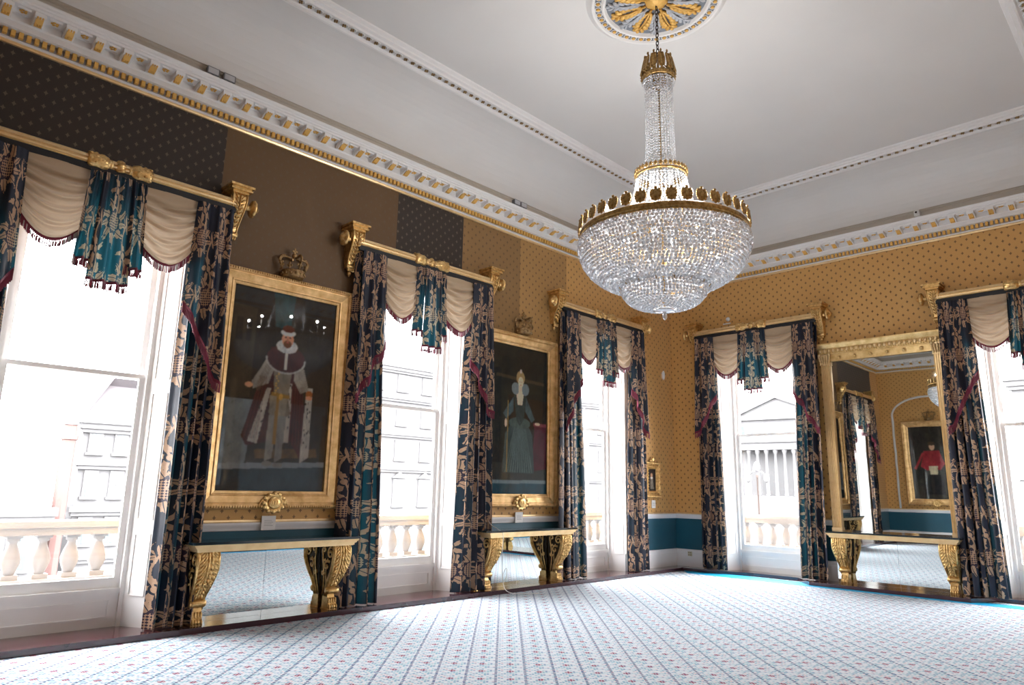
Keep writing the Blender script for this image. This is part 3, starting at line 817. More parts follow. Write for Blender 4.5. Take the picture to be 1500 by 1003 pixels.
def paint_king():
    c = Canvas(1.33, 2.42, 150, 270); A = c.A
    c.fill(np.ones_like(c.X), (34, 30, 28), (52, 44, 38))
    c.poly([(0, .18), (.22, .2), (.22, 1.0), (0, 1.02)], (62, 54, 46), (50, 44, 38))
    c.poly([(.04, .3), (.1, .3), (.1, .5), (.04, .5)], (40, 36, 34)); c.poly([(.13, .3), (.18, .3), (.18, .5), (.13, .5)], (40, 36, 34))
    c.poly([(0, 1.02), (.28, 1.02), (.22, 1.62), (0, 1.62)], (120, 128, 132), (88, 92, 94))
    c.poly([(.36, 0), (.58, 0), (.55, .35), (.40, .33)], (44, 74, 78), (38, 52, 54))
    c.poly([(0, 1.60), (1, 1.56), (1, A), (0, A)], (42, 62, 74), (28, 44, 56)); c.poly([(0, 1.58), (1, 1.54), (1, 1.585), (0, 1.63)], (120, 126, 132))
    c.poly([(.30, 1.45), (.9, 1.42), (.92, 1.5), (.32, 1.53)], (110, 86, 58), (70, 52, 38))
    # cloak and its fur edges
    c.poly([(.38, .52), (.64, .52), (.80, 1.30), (.74, 1.52), (.62, 1.34), (.22, 1.42), (.17, 1.34), (.30, .82)], (74, 36, 36), (50, 26, 28))
    c.poly([(.37, .90), (.41, .90), (.32, 1.40), (.23, 1.38)], (176, 170, 160), (140, 134, 126)); c.poly([(.55, .84), (.61, .84), (.62, 1.38), (.53, 1.38)], (180, 174, 164), (146, 140, 132))
    c.poly([(.76, .86), (.82, .86), (.83, 1.50), (.74, 1.56)], (176, 170, 162), (140, 134, 128))
    for k in range(40):
        rs = random.Random(k); fx, fy = rs.choice([(.33, 1.1), (.58, 1.1), (.79, 1.2)]); c.ell(fx+rs.uniform(-.03, .03)-(rs.random()*.0), fy+rs.uniform(-.25, .25), .005, .014, (40, 32, 30))
    # doublet, breeches, hose
    c.poly([(.42, .70), (.60, .70), (.58, .98), (.62, 1.12), (.50, 1.20), (.40, 1.12), (.44, .96)], (132, 122, 108), (92, 82, 70))
    c.poly([(.40, .96), (.58, .96), (.56, 1.18), (.42, 1.18)], (150, 138, 120), (108, 98, 84))
    c.poly([(.41, 1.14), (.49, 1.14), (.47, 1.52), (.40, 1.55)], (150, 146, 138), (112, 108, 102)); c.poly([(.50, 1.14), (.58, 1.14), (.56, 1.52), (.50, 1.56)], (140, 138, 132), (100, 96, 92))
    c.poly([(.47, .95), (.50, .95), (.50, 1.40), (.46, 1.40)], (130, 100, 52)); c.ell(.43, 1.57, .05, .022, (120, 116, 110)); c.ell(.53, 1.58, .05, .022, (120, 116, 110))
    # sleeves and hands
    c.poly([(.36, .60), (.44, .66), (.38, .86), (.24, .92), (.22, .86), (.30, .72)], (158, 150, 140), (112, 104, 96)); c.poly([(.64, .62), (.72, .70), (.78, .88), (.70, .92), (.62, .80)], (158, 150, 140), (112, 104, 96))
    c.ell(.20, .89, .04, .022, (190, 140, 110)); c.ell(.79, .92, .035, .035, (140, 84, 44)); c.ell(.79, .955, .035, .02, (186, 134, 104))
    for k in range(16):   # sleeve slashes, cloak folds, belt
        t = k/15; c.poly([(lerp(.36, .25, t), lerp(.64, .90, t)), (lerp(.37, .26, t), lerp(.63, .89, t)), (lerp(.42, .30, t), lerp(.68, .93, t)), (lerp(.41, .29, t), lerp(.69, .94, t))], (96, 88, 78), a=.6)
        c.poly([(lerp(.63, .71, t), lerp(.68, .92, t)), (lerp(.64, .72, t), lerp(.67, .91, t)), (lerp(.72, .78, t), lerp(.66, .88, t)), (lerp(.71, .77, t), lerp(.67, .89, t))], (96, 88, 78), a=.6)
    for k in range(9): c.poly([(.62+.012*k, .86), (.626+.012*k, .86), (.63+.016*k, 1.40), (.62+.016*k, 1.40)], (40, 20, 22) if k % 2 else (96, 46, 46), a=.5)
    for k in range(7): c.poly([(.36-.010*k, .80), (.366-.010*k, .80), (.31-.018*k, 1.36), (.30-.018*k, 1.36)], (44, 22, 22) if k % 2 else (92, 46, 44), a=.5)
    c.poly([(.42, .93), (.60, .95), (.60, .985), (.42, .965)], (132, 104, 58)); c.ell(.51, .97, .022, .028, (170, 136, 76))
    for k in range(10): c.ell(.46+.012*math.sin(k*2), .74+.022*k, .010, .008, (170, 140, 86))
    # cape, ruff, head, cap
    c.ell(.53, .62, .19, .13, (78, 44, 46), (56, 34, 36)); m = c.ell(.53, .62, .19, .13, (190, 186, 178), a=.0)
    for k in range(34):
        a = PI*k/33; c.ell(.53+.19*math.cos(a), .62+.13*math.sin(a), .009, .009, (150, 146, 140))
    c.poly([(.515, .52), (.545, .52), (.54, .72), (.52, .72)], (170, 166, 160))
    c.ell(.53, .50, .105, .065, (200, 200, 200), (150, 152, 156)); c.ell(.53, .43, .058, .078, (184, 132, 104)); c.ell(.53, .475, .038, .036, (104, 66, 44))
    for k in range(26):
        a = TAU*k/26; c.poly([(.53+.05*math.cos(a), .50+.03*math.sin(a)), (.53+.105*math.cos(a), .50+.064*math.sin(a)), (.53+.105*math.cos(a+.09), .50+.064*math.sin(a+.09))], (120, 122, 128), a=.5)
    c.ell(.53, .43, .058, .078, (184, 132, 104)); c.ell(.53, .478, .040, .036, (104, 66, 44)); c.ell(.53, .462, .016, .006, (150, 80, 70))
    c.ell(.508, .415, .010, .006, (50, 34, 28)); c.ell(.552, .415, .010, .006, (50, 34, 28)); c.ell(.531, .44, .009, .018, (164, 110, 84)); c.ell(.53, .372, .075, .03, (186, 184, 180)); c.ell(.53, .335, .06, .035, (92, 52, 40))
    return c
def paint_lady():
    c = Canvas(1.33, 2.42, 150, 270); A = c.A
    c.fill(np.ones_like(c.X), (30, 34, 34), (46, 46, 42))
    c.poly([(.3, .62), (1, .66), (1, 1.4), (.3, 1.4)], (40, 34, 30), (54, 44, 36)); c.poly([(.1, .38), (.95, .42), (.95, .46), (.1, .42)], (70, 62, 50))
    c.poly([(0, 1.45), (1, 1.42), (1, A), (0, A)], (46, 52, 54), (60, 56, 50)); c.poly([(0, 1.66), (1, 1.66), (1, A), (0, A)], (34, 76, 92), (30, 56, 66)); c.poly([(0, 1.65), (1, 1.64), (1, 1.68), (0, 1.69)], (110, 124, 128))
    # table with red cloth
    c.poly([(.78, .96), (1, .96), (1, 1.50), (.72, 1.54), (.76, 1.2)], (96, 44, 56), (66, 30, 40)); c.poly([(.76, .94), (1, .94), (1, .98), (.76, .98)], (120, 64, 70))
    # skirt
    c.poly([(.40, .92), (.62, .92), (.74, 1.10), (.78, 1.56), (.22, 1.56), (.26, 1.10)], (74, 88, 88), (52, 64, 64))
    for k in range(12):
        x = .27+.042*k; c.poly([(lerp(.42, .6, k/11), 1.0), (lerp(.42, .6, k/11)+.010, 1.0), (x+.012, 1.55), (x-.006, 1.55)], (104, 120, 118), a=.5)
    c.ell(.51, .96, .19, .07, (88, 104, 102), (58, 70, 70))
    c.poly([(.40, .62), (.62, .62), (.58, .92), (.51, 1.0), (.45, .92)], (64, 76, 76), (44, 54, 54)); c.poly([(.44, .58), (.58, .58), (.55, .74), (.47, .74)], (196, 176, 158))
    c.poly([(.40, .64), (.32, .74), (.22, .86), (.28, .92), (.40, .82)], (84, 104, 110), (56, 70, 76)); c.poly([(.62, .64), (.70, .76), (.78, .90), (.72, .94), (.60, .80)], (84, 104, 110), (56, 70, 76))
    c.ell(.27, .97, .022, .05, (190, 168, 150)); c.ell(.83, .95, .05, .018, (190, 168, 150))
    c.ell(.43, .54, .07, .075, (110, 122, 128)); c.ell(.60, .54, .07, .075, (110, 122, 128)); c.poly([(.485, .50), (.54, .50), (.55, .60), (.48, .60)], (196, 174, 154))
    c.ell(.515, .40, .075, .085, (150, 128, 92)); c.ell(.52, .455, .047, .068, (206, 180, 158)); c.ell(.502, .45, .007, .005, (50, 40, 34)); c.ell(.538, .45, .007, .005, (50, 40, 34)); c.ell(.52, .49, .012, .005, (150, 80, 70)); c.ell(.52, .32, .02, .025, (180, 170, 160))
    c.poly([(.30, .70), (.312, .70), (.30, 1.55), (.288, 1.55)], (140, 116, 70))
    return c
def paint_soldier():
    c = Canvas(1.33, 2.42, 90, 160); c.fill(np.ones_like(c.X), (40, 38, 34), (58, 54, 48))
    c.poly([(.36, .62), (.70, .62), (.80, 1.0), (.66, 1.1), (.36, 1.08), (.26, .95)], (150, 52, 56), (110, 36, 42)); c.poly([(.42, 1.0), (.62, 1.0), (.60, 1.25), (.44, 1.25)], (190, 176, 150), (160, 146, 122))
    c.poly([(.36, 1.2), (.66, 1.2), (.74, 1.7), (.30, 1.7)], (26, 26, 28), (38, 36, 36)); c.ell(.52, .52, .06, .085, (190, 150, 124)); c.ell(.52, .44, .075, .05, (70, 56, 44)); c.poly([(.7, .66), (.74, .66), (.95, 1.05), (.90, 1.08)], (150, 52, 56))
    return c

def crown_mesh(b, z, y=-.07, m=0):
    # half-round royal crown: band, fleurons, four arches, orb and cross
    b.lathe([(.095, z), (.105, z+.01), (.105, z+.055), (.115, z+.065), (.10, z+.07)], 28, (0, y, 0), 'z', m, True, None, True)
    for k in range(14): b.ell((.108*math.cos(TAU*k/14), y+.108*math.sin(TAU*k/14), z+.033), (.012, .012, .014), m, 6, 4)
    for k in range(8):
        a = TAU*k/8; cx, cyy = .118*math.cos(a), y+.118*math.sin(a); h = .085 if k % 2 == 0 else .055
        b.ell((cx, cyy, z+.07+h*.4), (.012, .012, h*.5), m, 6, 5)
        for e in (-1, 1): b.ell((cx-e*.018*math.sin(a), cyy+e*.018*math.cos(a), z+.065+h*.55), (.012, .012, .014), m, 6, 4)
        b.ell((cx, cyy, z+.07+h*.85), (.013, .013, .015), m, 6, 4)
    for k in range(4):
        a = PI/4*0+TAU*k/4
        pts = []
        for q in range(13):
            t = q/12; r = .118+.045*math.sin(t*PI*.8)-.118*t**2.2; zz = z+.09+.11*math.sin(t*PI*.62)
            pts.append((max(r, .004)*math.cos(a), y+max(r, .004)*math.sin(a), zz))
        b.tube(pts, .011, 6, m)
        for q in range(2, 11): p = pts[q]; b.ell((p[0]*1.06, y+(p[1]-y)*1.06, p[2]+.008), (.012, .012, .012), m, 6, 4)
    b.ell((0, y, z+.225), (.026, .026, .026), m, 10, 6); b.box(-.007, .007, y-.007, y+.007, z+.24, z+.30, m); b.box(-.025, .025, y-.007, y+.007, z+.262, z+.277, m)
def make_portrait(canvas):
    root = empty('portrait'); hw, z0, z1 = .885, 1.165, 3.965
    b = MB()
    b.rectsweep([(0, 0), (0, .05), (.008, .085), (.030, .10), (.052, .092), (.058, .075), (.070, .075), (.078, .085), (.150, .062), (.158, .07), (.168, .068), (.176, .05), (.205, .040), (.21, .02)], hw, z0, z1)
    b.build('frame', GOLDF, root)
    b = MB()   # leaf-and-berry edge
    def bead_line(p0, p1, n, r, d, along_x):
        for i in range(n):
            t = (i+.5)/n; x, z = lerp(p0[0], p1[0], t), lerp(p0[1], p1[1], t)
            b.ell((x, -d, z), (r*(.75 if along_x else .9), r*.6, r*(.9 if along_x else .75)), 0, 6, 4)
    e = .030
    for (p0, p1, ax) in (((-hw+e, z0+e), (hw-e, z0+e), 1), ((-hw+e, z1-e), (hw-e, z1-e), 1), ((-hw+e, z0+e), (-hw+e, z1-e), 0), ((hw-e, z0+e), (hw-e, z1-e), 0)):
        ln = max(abs(p1[0]-p0[0]), abs(p1[1]-p0[1])); bead_line(p0, p1, int(ln/.030), .019, .102, ax)
    b.build('leaf_edging', GOLDD if False else GOLDF, root)
    canvas.build(root, -.025, (z0+z1)/2-canvas.h/2)
    g = MB(); gw, gh = .68, 1.21; zc = (z0+z1)/2
    i = [g.P(p) for p in ((-gw, -.036, zc-gh), (gw, -.036, zc-gh), (gw, -.036, zc+gh), (-gw, -.036, zc+gh))]; g.face(i); g.build('glazing', PICGLASS, root)
    b = MB(); b.T = Matrix.Translation((0, -.09, z1-.003)) @ Matrix.Scale(1.3, 4); crown_mesh(b, 0, 0); b.build('crown_ornament', gold('aged_crown_gilding', (.50, .32, .14), (.14, .07, .03), .45, .7, 24, .5) if 'aged_crown_gilding' not in bpy.data.materials else bpy.data.materials['aged_crown_gilding'], root)
    b = MB(); zc = z0+.075   # cartouche
    b.lathe([(.115, 0), (.118, -.02), (.10, -.035), (.095, -.03), (.02, -.045)], 28, (0, -.085, zc), 'y', 0, True, lambda r, h, a: r*(1+.06*math.cos(a*8) if r > .09 else 1))
    b.ell((0, -.125, zc), (.075, .016, .075), 0, 16, 6)
    for k in range(12):
        a = TAU*k/12; b.ell((.125*math.cos(a), -.105, zc+.105*math.sin(a)), (.030, .020, .026), 0, 7, 5)
    for s in (-1, 1):
        b.tube([(s*(.13+.05*t), -.10, zc+.03*math.sin(t*5)) for t in [q/8 for q in range(9)]], lambda t: .020*(1-t*.8), 6)
    for q in (-.03, 0, .03): b.box(q-.004, q+.004, -.146, -.138, zc-.02, zc+.02)
    b.build('cartouche', GOLD, root)
    return root
for loc, rz, cv_, lab in ((onA(PA[0]), RA, paint_king(), 'large gilt-framed portrait of a bearded king in fur-edged robes'),
                          (onA(PA[1]), RA, paint_lady(), 'large gilt-framed portrait of a standing lady in a grey-green gown'),
                          ((1.5, -L-.13, 0), PI, paint_soldier(), 'gilt-framed portrait of a red-coated man, seen in the tall mirror')):
    p = make_portrait(cv_); p.location = loc; p.rotation_euler = (0, 0, rz); tag(p, lab, 'portrait', 'large royal portraits')

# small picture near the corner
def rub(b, hw, z0, z1, d, n, r, m=0):
    for (a, c) in (((-hw, z0), (hw, z0)), ((-hw, z1), (hw, z1)), ((-hw, z0), (-hw, z1)), ((hw, z0), (hw, z1))):
        for i in range(n):
            t = i/(n-1); b.ell((lerp(a[0], c[0], t), -d, lerp(a[1], c[1], t)), (r*random.uniform(.8, 1.2), r*.8, r), m, 7, 5)
root = empty('small_painting', onA(-.88, 0), RA, label='small dark painting in an ornate gold frame beside the room corner', cat='painting')
b = MB(); b.rectsweep([(0, 0), (0, .04), (.02, .06), (.05, .05), (.07, .05), (.09, .065), (.11, .05), (.135, .02)], .27, 1.33, 2.02)
rub(b, .252, 1.35, 2.0, .055, 12, .024); rub(b, .175, 1.425, 1.925, .062, 10, .012)
b.ell((0, -.06, 2.06), (.06, .03, .05), 0, 10, 6); b.ell((-.06, -.05, 2.04), (.05, .02, .025), 0); b.ell((.06, -.05, 2.04), (.05, .02, .025), 0); b.ell((0, -.06, 2.11), (.02, .02, .025), 0)
b.build('frame', GOLD, root)
sp = Canvas(.29, .44, 24, 36); sp.fill(np.ones_like(sp.X), (26, 20, 18), (34, 28, 24)); sp.poly([(.35, .6), (.62, .6), (.72, 1.35), (.3, 1.35)], (120, 112, 100), (80, 72, 64)); sp.ell(.48, .45, .12, .15, (150, 116, 90)); sp.ell(.48, .62, .16, .07, (170, 165, 155))
sp.build(root, -.022, 1.455)
# twin small painting on the far end of the left wall, edge-on in the tall mirror
def card(loc, rz, w, h, lab, z):
    b = MB(); b.box(-w/2, w/2, -.05, -.036, z, z+h); 
    for k in range(4): b.box(-w*.32, w*(.32-.1*(k % 2)), -.0508, -.0500, z+h*(.30+.12*k), z+h*(.30+.12*k)+.004, 1)
    o = b.build('caption_card', [CARD, simple('card_ink', (.25, .24, .24), .6)] if 'card_ink' not in bpy.data.materials else [CARD, bpy.data.materials['card_ink']])
    o.location = loc; o.rotation_euler = (0, 0, rz); tag(o, lab, 'label card', 'caption cards below the pictures')
card(onA(-8.90), RA, .17, .16, 'white caption card on the dado rail below the king portrait', .93)
card(onA(-4.70), RA, .17, .16, 'white caption card on the dado rail below the lady portrait', .93)
card((-.035, -.82, 0), RA, .13, .15, 'white caption card on the wallpaper under the small painting', 1.13)

# ------------------------------------------------------------------ tall mirror on the back wall
root = empty('overmantel_mirror', onB(PB), RB, label='tall gilded mirror with fluted pilasters standing on the back-wall console table', cat='mirror')
ZB, ZM = .852, 3.80
pl = MB()
pl.box(-.085, .085, -.10, -.0, ZB, ZB+.05); 
def flut(b, hw, z0, z1, d):
    n = 5; pts = [(-hw, 0)]
    for i in range(n):
        c = -hw+(i+.5)*2*hw/n; r = hw/n*.82
        pts += [(c-hw/n, d)]+[(c-r*math.cos(PI*k/5), d-r*math.sin(PI*k/5)*1.25) for k in range(6)]
    pts += [(hw, d), (hw, 0)]
    b.prism([(x, -y) for x, y in pts][::-1], lambda x, y, h: (x, y, h), z0, z1, 0)
flut(pl, .078, ZB+.05, ZM-.06, .085)
# leafy capital
pl.box(-.09, .09, -.10, 0, ZM-.06, ZM-.045)
for r_, (zz, ww) in enumerate(((ZM-.02, .08), (ZM+.035, .09), (ZM+.085, .10))):
    for k in range(5): pl.ell((lerp(-ww, ww, k/4)*.9, -.098-.008*r_, zz), (.018, .016, .034), 0, 7, 5)
for s in (-1, 1): pl.ell((s*.085, -.11, ZM+.12), (.03, .025, .028), 0, 8, 6)
pl.box(-.085, .085, -.09, 0, ZM-.045, ZM+.13)
o = pl.build('pilaster', GOLDP, root, (-.905, 0, 0)); part('pilaster', o, root, (.905, 0, 0))
b = MB()
b.box(-.83, .83, -.06, 0, ZM, ZM+.135); b.box(-.83, .83, -.075, 0, ZM, ZM+.018); b.box(-.83, .83, -.075, 0, ZM+.12, ZM+.135)
for k in range(6):
    x = lerp(-.66, .66, k/5); b.ell((x, -.075, ZM+.067), (.026, .026, .026), 0, 12, 8); b.tube([(x+.034*math.cos(TAU*q/12), -.063, ZM+.067+.034*math.sin(TAU*q/12)) for q in range(12)], .005, 5, closed=True)
b.build('frieze', GOLDM, root)
b = MB()
b.box(-1.0, 1.0, -.105, 0, ZM+.135, ZM+.155); b.box(-1.0, 1.0, -.09, 0, ZM+.155, ZM+.24)
for k in range(26):
    x = lerp(-.97, .97, k/25); b.ell((x, -.098, ZM+.197), (.030, .026, .036), 1, 8, 6); b.ell((x+.036, -.095, ZM+.20), (.010, .02, .034), 0, 6, 4)
for k in range(52): b.ell((lerp(-.98, .98, k/51), -.108, ZM+.147), (.014, .012, .012), 0, 6, 4)
b.prism([(0, ZM+.24), (.11, ZM+.24), (.118, ZM+.25), (.14, ZM+.285), (.15, ZM+.30), (.15, ZM+.325), (0, ZM+.325)], lambda d, z, h: (h, -d, z), -1.035, 1.035)
b.build('cornice', [GOLDM, GOLDP], root)
b = MB(); b.box(-.83, .83, -.035, -.03, ZB, ZM); b.build('mirror_plate', MIRROR, root)
b = MB(); b.box(-.83, .83, -.03, 0, ZB, ZM); b.build('backing_board', FASCIA, root)

FILL_POWER = 4.6  # power of each fill bulb added to the chandelier
# ------------------------------------------------------------------ chandelier
CH = Vector((4.11, -6.80, 0))
chan = empty('chandelier', (CH.x, CH.y, 0), 0, label='large crystal bead chandelier with gilt leaf crown hanging from the ceiling rose', cat='chandelier')
def ring(b, r, z, h, t, n=72, m=0):
    pr = [(r-t, z), (r, z-.002), (r+t*.6, z+h*.3), (r+t*.3, z+h*.5), (r+t*.6, z+h*.8), (r, z+h), (r-t, z+h)]
    b.lathe(pr+[pr[0]], n, (0, 0, 0), 'z', m, True, None, False)
b = MB(); ring(b, .875, 4.075, .055, .014); b.build('rim_band', BRONZE, chan)
b = MB(); ring(b, .270, 4.765, .028, .010, 48); b.build('waist_band', BRONZE, chan)
b = MB(); ring(b, .180, 5.93, .05, .012, 48)
for k in range(24): b.ell((.185*math.cos(TAU*k/24), .185*math.sin(TAU*k/24), 5.955), (.012, .012, .014), 0, 6, 4)
for k in range(6):
    a = TAU*k/6; b.tube([(0, 0, 6.20), (.09*math.cos(a), .09*math.sin(a), 6.08), (.17*math.cos(a), .17*math.sin(a), 5.96)], .006, 5)
b.build('top_band', BRONZE, chan)
def palmette(h, w, lobes):
    b = MB(); b.ell((0, 0, h*.5), (w*.26, .012, h*.48), 0, 8, 6)
    for i in range(lobes):
        t = (i+.5)/lobes; z = h*(.12+.74*t); ww = w*.5*math.sin(PI*(.18+.62*t))**.8
        for s in (-1, 1): b.ell((s*ww*.62, -.006, z), (ww*.42, .011, h*.36/lobes+.006), 0, 6, 4, rot=Matrix.Rotation(-s*.7, 3, 'Y'))
    b.ell((0, -.008, h*.97), (w*.15, .012, h*.08), 0, 6, 4)
    return b
def crown_of(nm, n, r, z, h, w, lobes, tilt):
    o = None
    for k in range(n):
        a = TAU*(k+.5)/n; loc = (r*math.cos(a), r*math.sin(a), z)
        rot = (tilt, 0, a+PI/2)
        if o is None: o = palmette(h, w, lobes).build(nm, BRONZE, chan, loc); o.rotation_euler = rot
        else: part(nm, o, chan, loc, rot)
crown_of('rim_leaf', 38, .885, 4.125, .150, .128, 5, -.10)
crown_of('waist_leaf', 34, .275, 4.79, .060, .040, 2, -.15)
crown_of('top_leaf', 12, .195, 5.965, .27, .085, 9, -.22)
CHR = {}
def beads(nm, rows, lab=None):
    """rows: (radius, z, bead radius, count) rings of cut beads"""
    b = MB()
    for j, (r, z, br, n) in enumerate(rows):
        off = (j % 2)*.5
        for k in range(n):
            if random.random() < .015: continue
            a = TAU*(k+off)/n+random.uniform(-.02, .02)/max(n, 1); rr = r+random.uniform(-.004, .004)
            b.ell((rr*math.cos(a), rr*math.sin(a), z+random.uniform(-.003, .003)), (br*1.08, br*1.08, br*1.05), 0, 6, 4, False, Matrix.Rotation(random.random()*3, 3, random.choice('XYZ')))
    o = b.build(nm, CRYSTAL, chan); o['kind'] = 'stuff'; return o
# main bowl: profile from the rim down to the step
def prof_pts(P, step):
    out = []; acc = 0; last = Vector(P[0])
    for a, c in zip(P, P[1:]):
        a, c = Vector(a), Vector(c); n = 20
        for i in range(1, n+1):
            q = a.lerp(c, i/n); acc += (q-last).length; last = q
            if acc >= step: out.append((q.x, q.y)); acc = 0
    return out
def smooth(P, n=40):
    # Catmull-Rom through P
    P = [Vector(p) for p in P]; Q = [P[0]*2-P[1]]+P+[P[-1]*2-P[-2]]; out = []
    for i in range(1, len(Q)-2):
        for k in range(8):
            t = k/8; a, c, d, e = Q[i-1], Q[i], Q[i+1], Q[i+2]
            out.append(.5*((2*c)+(-a+d)*t+(2*a-5*c+4*d-e)*t*t+(-a+3*c-3*d+e)*t**3))
    out.append(P[-1]); return [(p.x, p.y) for p in out]
bowl = smooth([(.870, 4.07), (.885, 3.98), (.865, 3.87), (.805, 3.75), (.720, 3.66), (.61, 3.59), (.50, 3.545), (.42, 3.53)])
rows = [(r, z, .0185, int(TAU*r/.040)) for r, z in prof_pts(bowl, .036)]
beads('bowl_beads', rows)
low = smooth([(.452, 3.60), (.450, 3.54), (.430, 3.47), (.385, 3.405), (.31, 3.352), (.20, 3.32), (.11, 3.305)])
rows = [(r, z, .0165, max(6, int(TAU*r/.036))) for r, z in prof_pts(low, .032)]
beads('lower_basket_beads', rows)
b = MB(); ring(b, .452, 3.585, .016, .006, 60); ring(b, .868, 4.055, .02, .008, 72)
for k in range(16):   # thin wire ribs that carry the strings
    a = TAU*k/16
    b.tube([((r-.02)*math.cos(a), (r-.02)*math.sin(a), z) for r, z in bowl[::4]], .0035, 4)
    b.tube([(.45*math.cos(a), .45*math.sin(a), 3.5), (.84*math.cos(a), .84*math.sin(a), 4.07)], .005, 4)
b.tube([(0, 0, 3.30), (0, 0, 6.25)], .012, 8)
for k in range(8):
    a = TAU*k/8; b.tube([(0, 0, 4.25), (.4*math.cos(a), .4*math.sin(a), 4.10), (.86*math.cos(a), .86*math.sin(a), 4.09)], .009, 6)
b.build('wire_armature', BRONZE, chan)
# added candle bulbs inside the crown of leaves, fill light for the ceiling
bm_, bnt, bb, bo = newmat('fill_bulb_glass'); bb.inputs['Emission Color'].default_value = (1, .93, .84, 1); bb.inputs['Emission Strength'].default_value = 1.0
q = MB(); q.lathe([(.004, .0), (.016, .012), (.022, .035), (.016, .065), (.003, .09)], 10)
cnd = MB(); cnd.lathe([(.012, -.14), (.012, 0)], 10); cnd.lathe([(.03, -.15), (.034, -.14), (.012, -.135)], 12)
ob = oc = None
for k in range(8):
    a = TAU*(k+.5)/8; loc = (.68*math.cos(a), .68*math.sin(a), 4.24)
    if oc is None: oc = cnd.build('fill_candle_tube', CORNW, chan, loc); ob = q.build('fill_bulb', bm_, oc)
    else: c2 = part('fill_candle_tube', oc, chan, loc); part('fill_bulb', ob, c2)
    l = bpy.data.lights.new('fill_light', 'POINT'); l.energy = FILL_POWER; l.shadow_soft_size = .022; l.color = (1, .985, .96)
    lo = bpy.data.objects.new('fill_light', l); COL.objects.link(lo); lo.parent = chan; lo.location = (loc[0], loc[1], loc[2]+.15)
for nm, P, n, st, br, in (('neck_strings', smooth([(.262, 4.76), (.285, 4.62), (.32, 4.48), (.39, 4.34), (.52, 4.22), (.72, 4.13)]), 44, .031, .0135),
                          ('stem_strings', smooth([(.150, 5.90), (.148, 5.6), (.150, 5.3), (.158, 5.0), (.185, 4.80)]), 30, .031, .0115)):
    rows = [(r, z, br, n) for r, z in prof_pts(P, st)]
    b = MB()
    for j, (r, z, q, nn) in enumerate(rows):
        for k in range(nn):
            a = TAU*k/nn; b.octa((r*math.cos(a), r*math.sin(a), z), q, q*1.1, 0, (j*.4+k) % 1.5)
    o = b.build(nm, CRYSTAL, chan); o['kind'] = 'stuff'
rows = [(r, z, .011, int(TAU*max(r, .02)/.026)+3) for r, z in prof_pts(smooth([(.175, 5.93), (.165, 5.88), (.12, 5.84), (.05, 5.82)]), .026)]
beads('crown_basket_beads', rows)
rows = [(.11, z, .012, 18) for z in np.arange(4.1, 4.8, .035)]+[(.30*math.sin(t), 3.6+.25*math.cos(t), .016, 22) for t in (.5, .9, 1.3)]
beads('inner_strings', rows)
b = MB(); b.lathe([(.012, 3.31), (.09, 3.305), (.115, 3.29), (.10, 3.275), (.05, 3.262), (.02, 3.255)], 36, rip=lambda r, h, a: r*(1+.05*math.cos(a*18)))
b.build('glass_dish', CRYSTAL, chan)
b = MB(); b.lathe([(.008, 3.262), (.022, 3.25), (.028, 3.225), (.018, 3.20), (.004, 3.185)], 8, sm=False); b.build('pendant_drop', CRYSTAL, chan)
b = MB()
z = 6.22; k = 0
while z < 6.93:
    pts = [((.016*math.cos(TAU*q/10) if k % 2 else 0), (0 if k % 2 else .016*math.cos(TAU*q/10)), z+.032+.032*math.sin(TAU*q/10)) for q in range(10)]
    b.tube(pts, .0055, 5, closed=True); z += .050; k += 1
b.build('chain', IRON, chan)

# ceiling rose
rose = empty('ceiling_rose', (CH.x, CH.y, ZT), 0, label='round plaster ceiling rose of gilded and white acanthus leaves above the chandelier', cat='ceiling rose')
b = MB()
b.lathe([(.80, -.0), (.795, -.012), (.755, -.016), (.745, -.05), (.725, -.062), (.705, -.05), (.700, -.030), (.625, -.030), (.618, -.052), (.600, -.062), (.582, -.05), (.575, -.015), (.01, -.012)][::-1], 72, cap=False)
b.build('plate', CORNW, rose)
b = MB(); b.lathe([(.572, -.018), (.02, -.018)][::-1], 48, cap=False)
b.lathe([(.699, -.033), (.627, -.033)][::-1], 72, cap=False); b.build('ground', simple('grey_ground_paint', (.20, .22, .25), .7, .1), rose)
b = MB()
for q in range(5): b.ell((.012*math.cos(TAU*q/5), .012*math.sin(TAU*q/5), -.042), (.012, .012, .012), 0, 6, 4)
b.ell((0, 0, -.050), (.008, .008, .008), 0, 6, 4); o = None
for k in range(44):
    a = TAU*k/44; loc = (.663*math.cos(a), .663*math.sin(a), 0)
    if o is None: o = b.build('rosette', OCHRE, rose, loc)
    else: part('rosette', o, rose, loc)
b = MB()
for k in range(44):
    a = TAU*k/44; cx, cyy = .663*math.cos(a), .663*math.sin(a)
    b.tube([(cx+.034*math.cos(TAU*q/10), cyy+.034*math.sin(TAU*q/10), -.037) for q in range(10)], .006, 4, closed=True)
b.build('guilloche_ring', CORNW, rose)
def rleaf(Ln, Wd, lob):
    b = MB(); b.tube([(0, 0, -.03), (0, Ln*.5, -.062), (0, Ln, -.032)], lambda t: .018*(1-t*.6), 6)
    for i in range(lob):
        t = (i+.6)/lob; yy = Ln*(.12+.84*t); ww = Wd*.5*math.sin(PI*(.12+.72*t))
        for s in (-1, 1):
            R_ = Matrix.Rotation(-s*.55, 3, 'Z')
            b.ell((s*ww*.55, yy, -.040), (ww*.34, Ln*.5/lob+.015, .020), 0, 8, 5, rot=R_)
            b.ell((s*ww*.90, yy+.012, -.034), (ww*.20, Ln*.3/lob+.010, .014), 0, 7, 4, rot=R_)
    b.ell((0, Ln, -.036), (Wd*.12, .03, .018), 0, 8, 5); return b
